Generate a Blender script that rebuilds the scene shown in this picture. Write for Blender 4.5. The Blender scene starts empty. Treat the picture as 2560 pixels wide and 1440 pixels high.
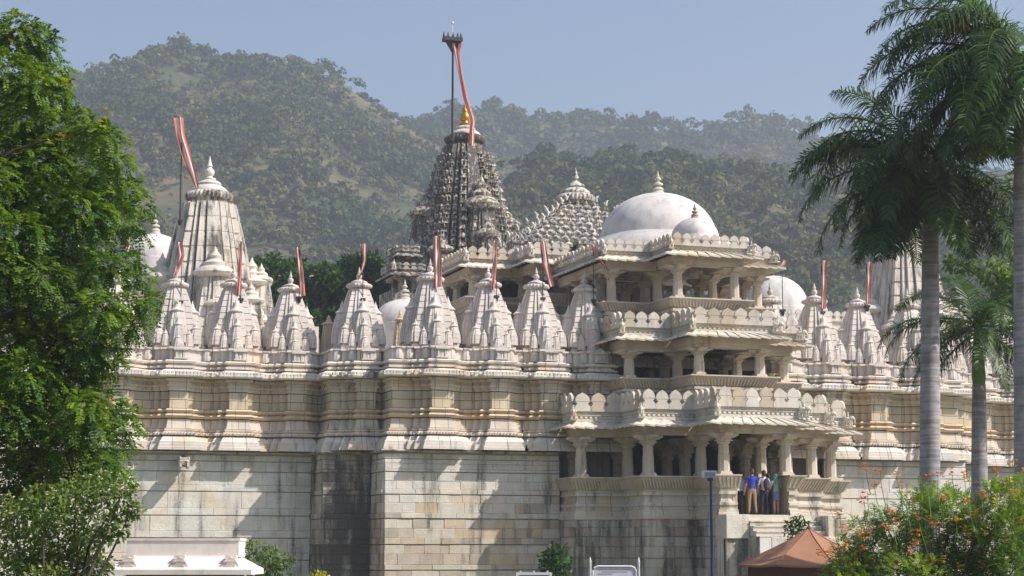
import bpy, bmesh, math, random
import numpy as np
from mathutils import Vector, Matrix, noise

RN = random.Random(11)
NR = np.random.default_rng(5)
SC = bpy.context.scene
COL = SC.collection
rad = math.radians

# ------------------------------------------------------------------ camera
F_PX, HOR, EYE = 4777.0, 1380.0, 1.7
TH = rad(18.5)                       # view direction, turned towards +X from the wall normal (+Y)
PH = math.atan((HOR - 720) / F_PX)   # upward tilt
FWD = Vector((math.sin(TH), math.cos(TH), 0))
RGT = Vector((math.cos(TH), -math.sin(TH), 0))
CAM = Vector((0, 0, EYE))
cd = bpy.data.cameras.new('camera')
cam = bpy.data.objects.new('camera', cd)
COL.objects.link(cam)
cam.location = CAM
cam.rotation_euler = (math.pi / 2 + PH, 0, -TH)
cd.sensor_width = 36
cd.lens = 36 * F_PX / 2560
cd.clip_end = 6000
SC.camera = cam

# ------------------------------------------------------------------ light
SUN = Vector((.578, -.413, .702)).normalized()
w = bpy.data.worlds.new('World')
SC.world = w
w.use_nodes = True
nt = w.node_tree
sky = nt.nodes.new('ShaderNodeTexSky')
sky.sky_type = 'NISHITA'
sky.sun_disc = False
sky.sun_elevation = math.asin(SUN.z)
sky.sun_rotation = math.atan2(SUN.x, SUN.y)
sky.air_density = 1.0
sky.dust_density = 2.1
sky.ozone_density = 2.0
bg = nt.nodes['Background']
bg.inputs[1].default_value = 0.118
nt.links.new(sky.outputs[0], bg.inputs[0])
sl = bpy.data.lights.new('sun', 'SUN')
sl.energy = 5.0
sl.angle = rad(.53)
sl.color = (1, .945, .885)
so = bpy.data.objects.new('sun', sl)
COL.objects.link(so)
so.location = (60, -40, 90)
so.rotation_euler = (-SUN).to_track_quat('-Z', 'Y').to_euler()
SC.view_settings.view_transform = 'Standard'
SC.view_settings.look = 'None'
SC.view_settings.exposure = 0.2
SC.view_settings.gamma = 1
SC.render.engine = 'CYCLES'
SC.cycles.max_bounces = 8
SC.cycles.volume_bounces = 1
SC.cycles.transparent_max_bounces = 8


def ray(px, py):
    u, v = (px - 1280) / F_PX, (720 - py) / F_PX
    fw = FWD * math.cos(PH) + Vector((0, 0, math.sin(PH)))
    up = FWD * -math.sin(PH) + Vector((0, 0, math.cos(PH)))
    return fw + RGT * u + up * v


def atY(px, py, Y):
    d = ray(px, py)
    return CAM + d * (Y / d.y)


def atD(px, py, D):
    d = ray(px, py)
    return CAM + d * (D / d.dot(FWD))


def Zy(py, px, Y):
    return atY(px, py, Y).z


# ------------------------------------------------------------------ materials
def new_mat(name):
    m = bpy.data.materials.new(name)
    m.use_nodes = True
    n = m.node_tree.nodes
    return m, n, m.node_tree.links, n['Principled BSDF']


def N(n, t, **kw):
    x = n.new(t)
    for k, v in kw.items():
        setattr(x, k, v)
    return x


def math_node(n, l, op, a, b=None):
    x = n.new('ShaderNodeMath')
    x.operation = op
    for i, q in enumerate((a, b)):
        if q is None:
            continue
        if isinstance(q, (int, float)):
            x.inputs[i].default_value = q
        else:
            l.new(q, x.inputs[i])
    return x.outputs[0]


def noise_node(n, l, scale, detail=5, mscale=None, rough=.55):
    g = n.new('ShaderNodeNewGeometry')
    t = n.new('ShaderNodeTexNoise')
    t.inputs['Scale'].default_value = scale
    t.inputs['Detail'].default_value = detail
    t.inputs['Roughness'].default_value = rough
    if mscale:
        mp = n.new('ShaderNodeMapping')
        mp.inputs['Scale'].default_value = mscale
        l.new(g.outputs['Position'], mp.inputs[0])
        l.new(mp.outputs[0], t.inputs['Vector'])
    else:
        l.new(g.outputs['Position'], t.inputs['Vector'])
    return t.outputs[0]


def maprange(n, l, v, a, b, c=0., d=1.):
    x = n.new('ShaderNodeMapRange')
    x.interpolation_type = 'SMOOTHSTEP'
    l.new(v, x.inputs[0])
    for i, q in enumerate((a, b, c, d)):
        x.inputs[i + 1].default_value = q
    return x.outputs[0]


def mix(n, l, fac, a, b, mode='MIX'):
    x = n.new('ShaderNodeMix')
    x.data_type = 'RGBA'
    x.blend_type = mode
    if isinstance(fac, (int, float)):
        x.inputs[0].default_value = fac
    else:
        l.new(fac, x.inputs[0])
    for i, q in ((6, a), (7, b)):
        if isinstance(q, tuple):
            x.inputs[i].default_value = q + (1,) if len(q) == 3 else q
        else:
            l.new(q, x.inputs[i])
    return x.outputs[2]


def stone_mat(name, mott=1.3, streak=(2.2, 2.2, .28), dark=(.045, .04, .036), warm=(.56, .42, .25), warm_amt=.35,
              lo=.62, hi=.86, bump=.25, fine=22):
    """weathered stone: object colour = clean tint, object alpha = cleanliness"""
    m, n, l, p = new_mat(name)
    oi = n.new('ShaderNodeObjectInfo')
    a = noise_node(n, l, mott, 7)
    f = noise_node(n, l, fine, 4)
    st = noise_node(n, l, 1.0, 8, streak, .62)
    wn = noise_node(n, l, .55, 5, (1, 1, 1.6))
    val = math_node(n, l, 'ADD', math_node(n, l, 'MULTIPLY', a, .55), math_node(n, l, 'MULTIPLY', f, .3))
    val = math_node(n, l, 'ADD', val, .56)
    c = mix(n, l, 1.0, mix(n, l, 1.0, oi.outputs['Color'], (1.0, .975, .925), 'MULTIPLY'), val, 'MULTIPLY')
    cw = mix(n, l, 1.0, c, (warm[0] / .6, warm[1] / .6, warm[2] / .6), 'MULTIPLY')
    c = mix(n, l, math_node(n, l, 'MULTIPLY', maprange(n, l, wn, .5, .68), warm_amt), c, cw)
    g = math_node(n, l, 'SUBTRACT', 1.0, oi.outputs['Alpha'])
    gv = math_node(n, l, 'ADD', st, math_node(n, l, 'MULTIPLY', g, .5))
    gv = math_node(n, l, 'ADD', gv, math_node(n, l, 'MULTIPLY', math_node(n, l, 'SUBTRACT', f, .5), .25))
    c = mix(n, l, math_node(n, l, 'MULTIPLY', maprange(n, l, gv, lo, hi), .88), c, dark)
    l.new(c, p.inputs['Base Color'])
    p.inputs['Roughness'].default_value = .85
    p.inputs['Specular IOR Level'].default_value = .25
    b = n.new('ShaderNodeBump')
    b.inputs['Strength'].default_value = bump
    b.inputs['Distance'].default_value = .03
    l.new(math_node(n, l, 'ADD', f, a), b.inputs['Height'])
    l.new(b.outputs[0], p.inputs['Normal'])
    return m


def flat_mat(name, col, rough=.7, var=.18, scale=6, metal=0., bump=0., coat=None):
    m, n, l, p = new_mat(name)
    v = noise_node(n, l, scale, 5)
    v = math_node(n, l, 'ADD', math_node(n, l, 'MULTIPLY', v, 2 * var), 1 - var)
    l.new(mix(n, l, 1.0, tuple(col), v, 'MULTIPLY'), p.inputs['Base Color'])
    p.inputs['Roughness'].default_value = rough
    p.inputs['Metallic'].default_value = metal
    if bump:
        b = n.new('ShaderNodeBump')
        b.inputs['Strength'].default_value = bump
        b.inputs['Distance'].default_value = .02
        l.new(v, b.inputs['Height'])
        l.new(b.outputs[0], p.inputs['Normal'])
    return m


def leaf_mat(name, c1, c2, trans=.35, rough=.5):
    """per-leaf tint in colour attribute 'tint' (r = mix, g = value)"""
    m, n, l, p = new_mat(name)
    at = n.new('ShaderNodeAttribute')
    at.attribute_name = 'tint'
    sx = n.new('ShaderNodeSeparateColor')
    l.new(at.outputs['Color'], sx.inputs[0])
    c = mix(n, l, sx.outputs[0], tuple(c1), tuple(c2))
    c = mix(n, l, 1.0, c, sx.outputs[1], 'MULTIPLY')
    l.new(c, p.inputs['Base Color'])
    p.inputs['Roughness'].default_value = rough
    p.inputs['Specular IOR Level'].default_value = .3
    t = n.new('ShaderNodeBsdfTranslucent')
    ct = mix(n, l, 1.0, c, (1.5, 1.6, .7), 'MULTIPLY')
    l.new(ct, t.inputs[0])
    ms = n.new('ShaderNodeMixShader')
    ms.inputs[0].default_value = trans
    l.new(p.outputs[0], ms.inputs[1])
    l.new(t.outputs[0], ms.inputs[2])
    l.new(ms.outputs[0], n['Material Output'].inputs[0])
    return m


M = {}
M['stone'] = stone_mat('pale_stone')
M['block'] = stone_mat('stone_block', mott=2.0, warm_amt=.35, streak=(1.7, 1.7, .2), lo=.60, hi=.84, bump=.5, fine=16)
M['spire'] = stone_mat('limewashed_stone', mott=1.0, warm_amt=.12, streak=(4, 4, .5), lo=.66, hi=.9, bump=.15, fine=14)
M['tower'] = stone_mat('streaked_stone', mott=1.1, warm_amt=.2, streak=(3.0, 3.0, .2), lo=.58, hi=.8)
M['carved'] = stone_mat('carved_dark_stone', mott=2.2, warm_amt=.35, streak=(6, 6, 3.2), dark=(.05, .047, .045), lo=.52, hi=.74,
                        bump=.9, fine=9)
M['plaster'] = stone_mat('white_plaster', mott=.7, warm_amt=.06, streak=(2.2, 2.2, 1.0), lo=.52, hi=.95, bump=.08, fine=4,
                         dark=(.3, .28, .29))
M['core'] = flat_mat('joint_mortar', (.50, .45, .385), .95, .3)
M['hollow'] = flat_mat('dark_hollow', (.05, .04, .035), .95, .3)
M['gold'] = flat_mat('gilt', (.62, .38, .07), .35, .15, 8, .85)
M['iron'] = flat_mat('dark_iron', (.035, .028, .03), .6, .3)
M['bluepaint'] = flat_mat('blue_paint', (.02, .025, .16), .45, .12)
M['whitemetal'] = flat_mat('white_metal', (.72, .71, .74), .4, .08)
M['sheet'] = flat_mat('printed_sheet', (.66, .64, .72), .5, .05)
M['pinksheet'] = flat_mat('pink_sheet', (.55, .33, .38), .5, .1)
M['ink'] = flat_mat('grey_ink', (.3, .29, .36), .7, .2, 30)
M['red'] = flat_mat('red_cloth', (.60, .17, .13), .8, .2, 5)
M['cloth'] = flat_mat('white_cloth', (.74, .66, .62), .85, .12, 5)
M['bark'] = flat_mat('bark', (.11, .085, .06), .95, .4, 5, bump=.6)
M['palmtrunk'] = None
M['shaft'] = flat_mat('green_crownshaft', (.14, .27, .045), .45, .25, 3)
M['canvas'] = flat_mat('brown_canvas', (.37, .175, .10), .9, .12, 3, bump=.15)
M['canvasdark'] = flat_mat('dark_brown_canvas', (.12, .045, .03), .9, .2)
M['orange'] = flat_mat('orange_petal', (.86, .27, .07), .6, .25, 9)
M['yellow'] = flat_mat('yellow_petal', (.80, .56, .02), .6, .25, 9)
M['cream'] = flat_mat('cream_petal', (.62, .60, .42), .7, .2, 9)
M['leaf_tree'] = leaf_mat('leaf_feathery', (.036, .10, .009), (.22, .31, .02), .36)
M['leaf_shrub'] = leaf_mat('leaf_shrub', (.045, .10, .014), (.20, .26, .05), .35)
M['leaf_bush'] = leaf_mat('leaf_bush', (.09, .17, .02), (.30, .38, .06), .42)
M['leaf_dark'] = leaf_mat('leaf_dark', (.025, .065, .010), (.07, .14, .02), .25, .4)
M['leaf_palm'] = leaf_mat('leaf_palm', (.024, .065, .014), (.11, .17, .04), .28, .4)
M['leaf_dry'] = leaf_mat('leaf_dry', (.22, .16, .08), (.30, .22, .1), .2, .8)
M['leaf_hill'] = leaf_mat('leaf_hill', (.032, .068, .016), (.14, .135, .04), .15, .8)
M['leaf_yellow'] = leaf_mat('leaf_yellow', (.3, .34, .02), (.5, .45, .03), .3)
M['grass'] = flat_mat('lawn', (.13, .125, .07), .95, .4, 1.5, bump=.4)

m, n, l, p = new_mat('palm_trunk')
g = noise_node(n, l, 1.0, 3, (.5, .5, 13))
s2 = noise_node(n, l, 3, 5)
v = math_node(n, l, 'ADD', math_node(n, l, 'MULTIPLY', g, .5), math_node(n, l, 'MULTIPLY', s2, .5))
l.new(mix(n, l, maprange(n, l, v, .35, .65), (.20, .185, .195), (.42, .39, .39)), p.inputs['Base Color'])
p.inputs['Roughness'].default_value = .85
b = n.new('ShaderNodeBump'); b.inputs['Strength'].default_value = .8; b.inputs['Distance'].default_value = .02
l.new(g, b.inputs['Height']); l.new(b.outputs[0], p.inputs['Normal'])
M['palmtrunk'] = m

m, n, l, p = new_mat('dry_hillside')
a = noise_node(n, l, .012, 8, None, .65)
b2 = noise_node(n, l, .12, 6)
c = mix(n, l, maprange(n, l, a, .45, .65), (.05, .065, .022), (.15, .115, .055))
c = mix(n, l, maprange(n, l, b2, .55, .8), c, (.24, .16, .09))
l.new(c, p.inputs['Base Color'])
p.inputs['Roughness'].default_value = 1
M['hill'] = m


# ------------------------------------------------------------------ mesh builders
class MB:
    def __init__(s):
        s.v, s.f, s.m = [], [], []

    def add(s, vs, fs, mi=0):
        k = len(s.v)
        s.v += [tuple(q) for q in vs]
        s.f += [tuple(i + k for i in f) for f in fs]
        s.m += [mi] * len(fs)

    def box(s, x0, x1, y0, y1, z0, z1, mi=0):
        vs = [(x, y, z) for z in (z0, z1) for y in (y0, y1) for x in (x0, x1)]
        s.add(vs, [(0, 2, 3, 1), (4, 5, 7, 6), (0, 1, 5, 4), (2, 6, 7, 3), (0, 4, 6, 2), (1, 3, 7, 5)], mi)

    def loft(s, rings, closed=True, cap=True, mi=0):
        k = len(rings[0])
        vs = [q for r in rings for q in r]
        fs = []
        for i in range(len(rings) - 1):
            for j in range(k if closed else k - 1):
                j2 = (j + 1) % k
                fs.append((i * k + j, i * k + j2, (i + 1) * k + j2, (i + 1) * k + j))
        if cap and closed:
            fs.append(tuple(range(k - 1, -1, -1)))
            fs.append(tuple((len(rings) - 1) * k + j for j in range(k)))
        s.add(vs, fs, mi)

    def lathe(s, prof, n=16, c=(0, 0, 0), mi=0, flute=0, nfl=0, ph=0.):
        rings = []
        for r, z in prof:
            ring = []
            for j in range(n):
                t = 2 * math.pi * j / n + ph
                rr = r * (1 + (flute * math.cos(nfl * t) if flute else 0))
                ring.append((c[0] + rr * math.cos(t), c[1] + rr * math.sin(t), c[2] + z))
            rings.append(ring)
        s.loft(rings, True, True, mi)

    def tube(s, pts, rr, n=7, mi=0):
        pts = [Vector(q) for q in pts]
        rings = []
        for i, q in enumerate(pts):
            d = (pts[min(i + 1, len(pts) - 1)] - pts[max(i - 1, 0)]).normalized()
            a = d.cross(Vector((0, 0, 1)) if abs(d.z) < .95 else Vector((1, 0, 0))).normalized()
            b = d.cross(a)
            r = rr[i] if isinstance(rr, (list, tuple)) else rr
            rings.append([q + (a * math.cos(2 * math.pi * j / n) + b * math.sin(2 * math.pi * j / n)) * r for j in range(n)])
        s.loft(rings, True, True, mi)

    def ell(s, c, r, n=10, mi=0, k=6, rot=None):
        rings = []
        for i in range(k + 1):
            t = -math.pi / 2 + math.pi * i / k
            cr, sz = max(math.cos(t), .02), math.sin(t)
            ring = []
            for j in range(n):
                q = Vector((cr * math.cos(2 * math.pi * j / n) * r[0], cr * math.sin(2 * math.pi * j / n) * r[1], sz * r[2]))
                if rot:
                    q = rot @ q
                ring.append(q + Vector(c))
            rings.append(ring)
        s.loft(rings, True, True, mi)

    def prism(s, out, y0, y1, mi=0):
        """outline in x,z; extruded along y"""
        k = len(out)
        vs = [(x, y0, z) for x, z in out] + [(x, y1, z) for x, z in out]
        fs = [tuple(range(k)), tuple(range(2 * k - 1, k - 1, -1))]
        fs += [(i, i + k, (i + 1) % k + k, (i + 1) % k) for i in range(k)]
        s.add(vs, fs, mi)

    def mesh(s, name, smooth=None):
        me = bpy.data.meshes.new(name)
        me.from_pydata(s.v, [], s.f)
        if any(s.m):
            me.polygons.foreach_set('material_index', s.m)
        me.update()
        if smooth:
            bm = bmesh.new(); bm.from_mesh(me)
            bmesh.ops.recalc_face_normals(bm, faces=bm.faces)
            bm.to_mesh(me); bm.free()
            me.polygons.foreach_set('use_smooth', [True] * len(me.polygons))
            me.set_sharp_from_angle(angle=rad(smooth))
        return me


def wm(o):
    if o is None:
        return Matrix()
    return (wm(o.parent) @ o.matrix_parent_inverse if o.parent else Matrix()) @ o.matrix_basis


def put(name, me, mats, parent=None, loc=(0, 0, 0), rz=0., sc=None, col=None, kind=None, W=False):
    if isinstance(me, MB):
        me = me.mesh(name)
    o = bpy.data.objects.new(name, me)
    COL.objects.link(o)
    if mats is not None:
        if not isinstance(mats, (list, tuple)):
            mats = [mats]
        if len(me.materials) == 0:
            for q in mats:
                me.materials.append(q)
    o.location = loc
    if rz:
        o.rotation_euler = (0, 0, rz)
    if sc is not None:
        o.scale = sc if isinstance(sc, (tuple, list)) else (sc, sc, sc)
    if col is not None:
        o.color = col
    if parent is not None:
        o.parent = parent
        if W:                                   # given in world coordinates
            o.matrix_parent_inverse = wm(parent).inverted()
    if kind:
        o['kind'] = kind
    return o


def tag(o, label, cat, group=None):
    o['label'] = label
    o['category'] = cat
    if group:
        o['group'] = group
    return o


def thing(name, label, cat, loc=(0, 0, 0), group=None, rz=0.):
    o = bpy.data.objects.new(name, None)
    COL.objects.link(o)
    o.empty_display_size = .3
    o.location = loc
    o.rotation_euler = (0, 0, rz)
    return tag(o, label, cat, group)


def jit(c, a=.05, alpha=None):
    k = 1 + RN.uniform(-a, a)
    return (c[0] * k, c[1] * k * (1 + RN.uniform(-a, a) * .25), c[2] * k * (1 + RN.uniform(-a, a) * .4), c[3] if alpha is None else alpha)


def offs(pts, d):
    out = []
    ns = []
    for i in range(len(pts) - 1):
        dx, dy = pts[i + 1][0] - pts[i][0], pts[i + 1][1] - pts[i][1]
        k = math.hypot(dx, dy)
        ns.append((dy / k, -dx / k))
    for i, q in enumerate(pts):
        a, b = ns[max(i - 1, 0)], ns[min(i, len(ns) - 1)]
        k = d / max(.2, 1 + a[0] * b[0] + a[1] * b[1])
        out.append((q[0] + (a[0] + b[0]) * k, q[1] + (a[1] + b[1]) * k))
    return out


def sweep(mb, pts, prof, mi=0):
    rings = [[(x, y, z) for x, y in offs(pts, d)] for d, z in prof]
    mb.loft(rings, False, False, mi)


def arclen(pts):
    L = [0]
    for i in range(len(pts) - 1):
        L.append(L[-1] + math.hypot(pts[i + 1][0] - pts[i][0], pts[i + 1][1] - pts[i][1]))
    return L


def sub(pts, a, b):
    """piece of a polyline between arc lengths a and b"""
    L = arclen(pts)
    out = []

    def at(s):
        for i in range(len(pts) - 1):
            if s <= L[i + 1] + 1e-9:
                t = (s - L[i]) / max(L[i + 1] - L[i], 1e-9)
                return (pts[i][0] + (pts[i + 1][0] - pts[i][0]) * t, pts[i][1] + (pts[i + 1][1] - pts[i][1]) * t)
        return pts[-1]
    out.append(at(a))
    for i, s in enumerate(L):
        if a + .02 < s < b - .02:
            out.append(pts[i])
    out.append(at(b))
    return out


def block_mesh(wd, h, d, c=.009):
    """stone with a chamfered, slightly uneven face; face looks towards -y, origin at lower left back"""
    x0, x1, z0, z1 = 0, wd, 0, h
    j = lambda a: RN.uniform(-a, a)
    fy = -d
    inn = [(x0 + c + abs(j(.012)), fy + j(.006), z0 + c + abs(j(.01))), (x1 - c - abs(j(.012)), fy + j(.006), z0 + c + abs(j(.01))),
           (x1 - c - abs(j(.012)), fy + j(.006), z1 - c - abs(j(.01))), (x0 + c + abs(j(.012)), fy + j(.006), z1 - c - abs(j(.01)))]
    mid = [(x0, fy + c, z0), (x1, fy + c, z0), (x1, fy + c, z1), (x0, fy + c, z1)]
    bk = [(x0, .1, z0), (x1, .1, z0), (x1, .1, z1), (x0, .1, z1)]
    b = MB()
    b.add(inn + mid + bk, [(0, 1, 2, 3)] + [(4 + i, 4 + (i + 1) % 4, (i + 1) % 4, i) for i in range(4)] +
          [(8 + i, 8 + (i + 1) % 4, 4 + (i + 1) % 4, 4 + i) for i in range(4)])
    return b.mesh('stone_block')


def blocks(parent, p0, p1, rows, wr, colf, gap=.007):
    """rows: (z0, z1, proud). Lays single stones along the straight line p0-p1 (outside to the right)."""
    dx, dy = p1[0] - p0[0], p1[1] - p0[1]
    L = math.hypot(dx, dy)
    an = math.atan2(dy, dx)
    for ri, (z0, z1, pr) in enumerate(rows):
        x = 0
        first = True
        while x < L - .02:
            wd = RN.uniform(*wr) * (1.25 if z1 - z0 < .24 else 1)
            if first:
                wd *= RN.uniform(.45, 1)
                first = False
            if L - x - wd < wr[0] * .5:
                wd = L - x
            me = block_mesh(max(wd - gap, .05), z1 - z0 - gap, .05 + pr + RN.uniform(-.012, .014))
            q = (p0[0] + dx / L * x, p0[1] + dy / L * x)
            put('stone_block', me, M['block'], parent, (q[0], q[1], z0), an, None, colf(q[0], (z0 + z1) / 2), W=True)
            x += wd

# ------------------------------------------------------------------ layout of the temple (x along the front, y into depth)
XC = 33.1                          # the porch axis
YT, YB, YL = 75.0, 76.9, 78.8      # tower range, stepped bay, recessed range
STEP = 2.2
GZ = -.6                           # garden level
WHITE = (.70, .665, .625, 1)
LIME = (.635, .59, .57, 1)


def zt(y):
    return Zy(y, 1180, YT)


# ground, one sheet to the horizon
b = MB()
n_ = 40
vs = []
for j in range(n_ + 1):
    for i in range(n_ + 1):
        vs.append((-3000 + 6000 * i / n_, -1500 + 5000 * j / n_, GZ))
b.add(vs, [(j * (n_ + 1) + i, j * (n_ + 1) + i + 1, (j + 1) * (n_ + 1) + i + 1, (j + 1) * (n_ + 1) + i) for j in range(n_) for i in range(n_)])
g = put('ground', b, M['grass'], kind='structure')


# ---------------------------------------------------------------- walls
def pil_plan(xs, x0, x1, Y):
    """front line with stepped pilaster projections centred on xs"""
    pts = [(x0, Y)]
    for x in xs:
        for a, d0, d1 in ((-.92, 0, .14), (-.66, .14, .36), (-.38, .36, .72), (.38, .72, .36), (.66, .36, .14), (.92, .14, 0)):
            if x0 + .05 < x + a < x1 - .05:
                pts += [(x + a, Y - d0), (x + a, Y - d1)]
    pts.append((x1, Y))
    # make sure the ends start on the base line
    out = [pts[0]]
    for q in pts[1:]:
        if abs(q[0] - out[-1][0]) + abs(q[1] - out[-1][1]) > 1e-4:
            out.append(q)
    return out


ZONES = [  # name, profile (offset, photo row on the tower), stone tint, cleanliness, joint spacing
    ('base_moulding', [(.50, 1128), (.50, 1121), (.46, 1120.5), (.46, 1114), (.42, 1113.5), (.42, 1107), (.37, 1105), (.31, 1098), (.24, 1093)], (.68, .64, .60), .92, 1.1),
    ('dentil_band', [(.16, 1092.5), (.27, 1090), (.30, 1086.5), (.27, 1083), (.15, 1082), (.2, 1079), (.2, 1075), (.12, 1074.5)], (.66, .60, .53), .93, 1.4),
    ('panel_stone', [(.13, 1074), (.05, 1049)], (.65, .58, .50), .95, .75),
    ('roll_moulding', [(.05, 1048), (.15, 1046), (.2, 1042), (.15, 1038), (.05, 1037), (.05, 1034.5), (.13, 1033), (.18, 1029), (.13, 1025), (.04, 1024)], (.66, .54, .40), .93, 1.6),
    ('shaft_stone', [(0, 1023.5), (0, 1002)], (.64, .55, .42), .93, .95),
    ('shaft_stone', [(0, 1001.6), (0, 981)], (.65, .57, .45), .93, 1.0),
    ('capital_band', [(.05, 980.5), (.05, 972), (.1, 971), (.12, 966), (.06, 964), (.06, 958), (.17, 956), (.17, 950), (.08, 949)], (.66, .59, .50), .9, 1.2),
    ('eave_cornice', [(.08, 948.5), (.50, 947.5), (.53, 943), (.47, 936), (.32, 930), (.12, 926.5)], (.69, .65, .60), .86, 1.7),
    ('fillet_moulding', [(.12, 926), (.22, 924), (.22, 919), (.1, 918), (.1, 914), (.24, 912), (.26, 908), (.2, 905), (0.04, 904)], (.70, .65, .60), .92, 1.5),
    ('niche_course', [(0.02, 903.5), (0.0, 878), (.09, 876.5), (.09, 872), (-.5, 871.5)], (.72, .67, .65), .95, 1.3),
]


def turret_relief():
    """ribbed bulb carved in relief between the spires"""
    b = MB()
    rings = []
    H = .50
    for t, r in ((0, .15), (.12, .165), (.35, .17), (.6, .155), (.8, .125), (.9, .12)):
        ring = []
        for j in range(13):
            a = math.pi + math.pi * j / 12
            k = 1 + .07 * math.cos(8 * a)
            ring.append((r * k * math.cos(a), r * .75 * k * math.sin(a), H * t))
        rings.append(ring)
    b.loft(rings, False, False)
    b.box(-.14, .14, -.13, .02, H * .9, H)
    return b.mesh('relief_turret', 35)


ME_REL = turret_relief()


def dentils(mb, pts, z0, z1, d0, d1, sp=.09, wd=.05):
    o0, o1 = offs(pts, d0), offs(pts, d1)
    for i in range(len(pts) - 1):
        L = math.hypot(o1[i + 1][0] - o1[i][0], o1[i + 1][1] - o1[i][1])
        k = int(L / sp)
        if k < 1:
            continue
        dx, dy = (o1[i + 1][0] - o1[i][0]) / L, (o1[i + 1][1] - o1[i][1]) / L
        nx, ny = dy, -dx
        for j in range(k):
            s = (j + .5) * L / k
            cx, cy = o1[i][0] + dx * s, o1[i][1] + dy * s
            h = wd / 2
            q = [(cx - dx * h, cy - dy * h), (cx + dx * h, cy + dy * h)]
            e = d1 - d0
            ring = lambda z: [(q[0][0], q[0][1], z), (q[1][0], q[1][1], z), (q[1][0] - nx * e, q[1][1] - ny * e, z), (q[0][0] - nx * e, q[0][1] - ny * e, z)]
            mb.loft([ring(z0), ring(z1)])


def moulded_wall(parent, pts, zofs=0., gap=.014, grime=0.):
    # dark core behind the joints
    core = MB()
    prof = []
    for nm, pr, *_ in ZONES:
        prof += [(d - .07, zt(y) + zofs) for d, y in pr]
    sweep(core, pts, prof[:-1])
    put('wall_core', core, M['hollow'], parent, W=True)
    L = arclen(pts)[-1]
    for nm, pr, tint, clean, sp in ZONES:
        k = max(1, round(L / sp))
        AL = arclen(pts)
        ok = [(AL[q] + .1, AL[q + 1] - .1) for q in range(len(AL) - 1) if AL[q + 1] - AL[q] > .5]
        cs = set()
        for i in range(1, k):                      # joints keep clear of the corners
            want = (i + RN.uniform(-.22, .22)) * L / k
            cs.add(min((min(max(want, lo_), hi_) for lo_, hi_ in ok), key=lambda v_: abs(v_ - want)))
        cuts = [0.]
        for c_ in sorted(cs):
            if c_ - cuts[-1] > .15:
                cuts.append(c_)
        if L - cuts[-1] < .15:
            cuts.pop()
        cuts.append(L)
        k = len(cuts) - 1
        for i in range(k):
            a, c = cuts[i] + (gap / 2 if i else 0), cuts[i + 1] - (gap / 2 if i < k - 1 else 0)
            seg = sub(pts, a, c)
            b = MB()
            j = RN.uniform(-.008, .008)
            sweep(b, seg, [(d + j, zt(y) + zofs - (.016 if y == pr[-1][1] else 0)) for d, y in pr])
            if nm == 'dentil_band':
                dentils(b, seg, zt(1090) + zofs, zt(1084) + zofs, .26, .335, .11, .06)
            if nm == 'eave_cornice':
                dentils(b, seg, zt(945) + zofs, zt(934) + zofs, .44, .525, .13, .085)
            o = put(nm, b, M['stone'], parent, W=True, col=jit(tint + (max(.05, clean - grime - RN.uniform(0, .1)),), .07))
            o['part'] = 1


def reliefs(parent, pts, skip, zofs=0.):
    z = zt(902) + zofs
    for i in range(len(pts) - 1):
        (x0, y0), (x1, y1) = pts[i], pts[i + 1]
        L = math.hypot(x1 - x0, y1 - y0)
        if L < .28 or abs(y1 - y0) > .1:
            continue
        k = int(L / .40)
        for j in range(max(k, 1)):
            t = (j + .5) / max(k, 1)
            x = x0 + (x1 - x0) * t
            put('relief_turret', ME_REL, M['spire'], parent, (x, y0 - .015, z), 0, None, jit(LIME, .04, .93), W=True)


def niche(parent, x, Y, zofs=0.):
    """small framed niche under each spire, its inner shade a dark panel"""
    z = zt(902) + zofs
    b = MB()
    for s in (-1, 1):
        b.box(x + s * .15 - .05, x + s * .15 + .05, Y - .16, Y + .05, z + .03, z + .36)
    b.box(x - .27, x + .27, Y - .2, Y + .05, z, z + .05)
    b.box(x - .29, x + .29, Y - .22, Y + .05, z + .36, z + .42)
    b.prism([(x - .25, z + .42), (x + .25, z + .42), (x + .1, z + .54), (x, z + .62), (x - .1, z + .54)], Y - .18, Y + .05)
    o = put('niche_frame', b, M['spire'], parent, W=True, col=jit(LIME, .04, .9))
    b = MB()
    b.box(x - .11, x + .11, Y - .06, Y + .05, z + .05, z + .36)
    put('niche_shade_panel', b, M['hollow'], o, W=True)  # solid near-black panel paints the shade of a recess


def plinth(parent, p0, p1, colf, wr=(.42, .85), ret=None, style=0, grime=.2, rows_y=None):
    """courses of stone under the ledge, with the ledge itself"""
    an = [p0, p1] if ret is None else [ret, p0, p1]
    b = MB()
    zl = zt(1128)
    sweep(b, an, [(.0, zl - .12), (.60, zl - .10), (.63, zl - .05), (.60, zl), (.3, zl + .01)])
    put('ledge', b, M['stone'], parent, W=True, col=(.63, .60, .56, .8 - grime * .5))
    core = MB()
    sweep(core, an, [(.42, GZ), (.40, zl - .06)])
    put('wall_core', core, M['core'], parent, W=True)
    rows = []
    edges = rows_y or [1136, 1150, 1182, 1237.5, 1297, 1361, 1424, 1490]
    for i in range(len(edges) - 1):
        za, zb = zt(edges[i + 1]), zt(edges[i])
        h = zb - za - .03
        ex = .012 * i
        if h < .4:
            rows.append((za, za + h, ex))
        elif style == 0:
            t = h * RN.uniform(.20, .25)
            mid = h * RN.uniform(.36, .44)
            rows.append((za, za + t, ex + .035))
            rows.append((za + t, za + t + mid, ex))
            rows.append((za + t + mid, za + h, ex - .005))
        else:
            t = h * RN.uniform(.28, .34)
            rows.append((za, za + t, ex + .015))
            rows.append((za + t, za + h, ex))
    for k in range(len(an) - 1):
        q = offs(an, .42)
        blocks(parent, q[k], q[k + 1], rows, wr if k == len(an) - 2 else (.4, .7), colf)


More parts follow.
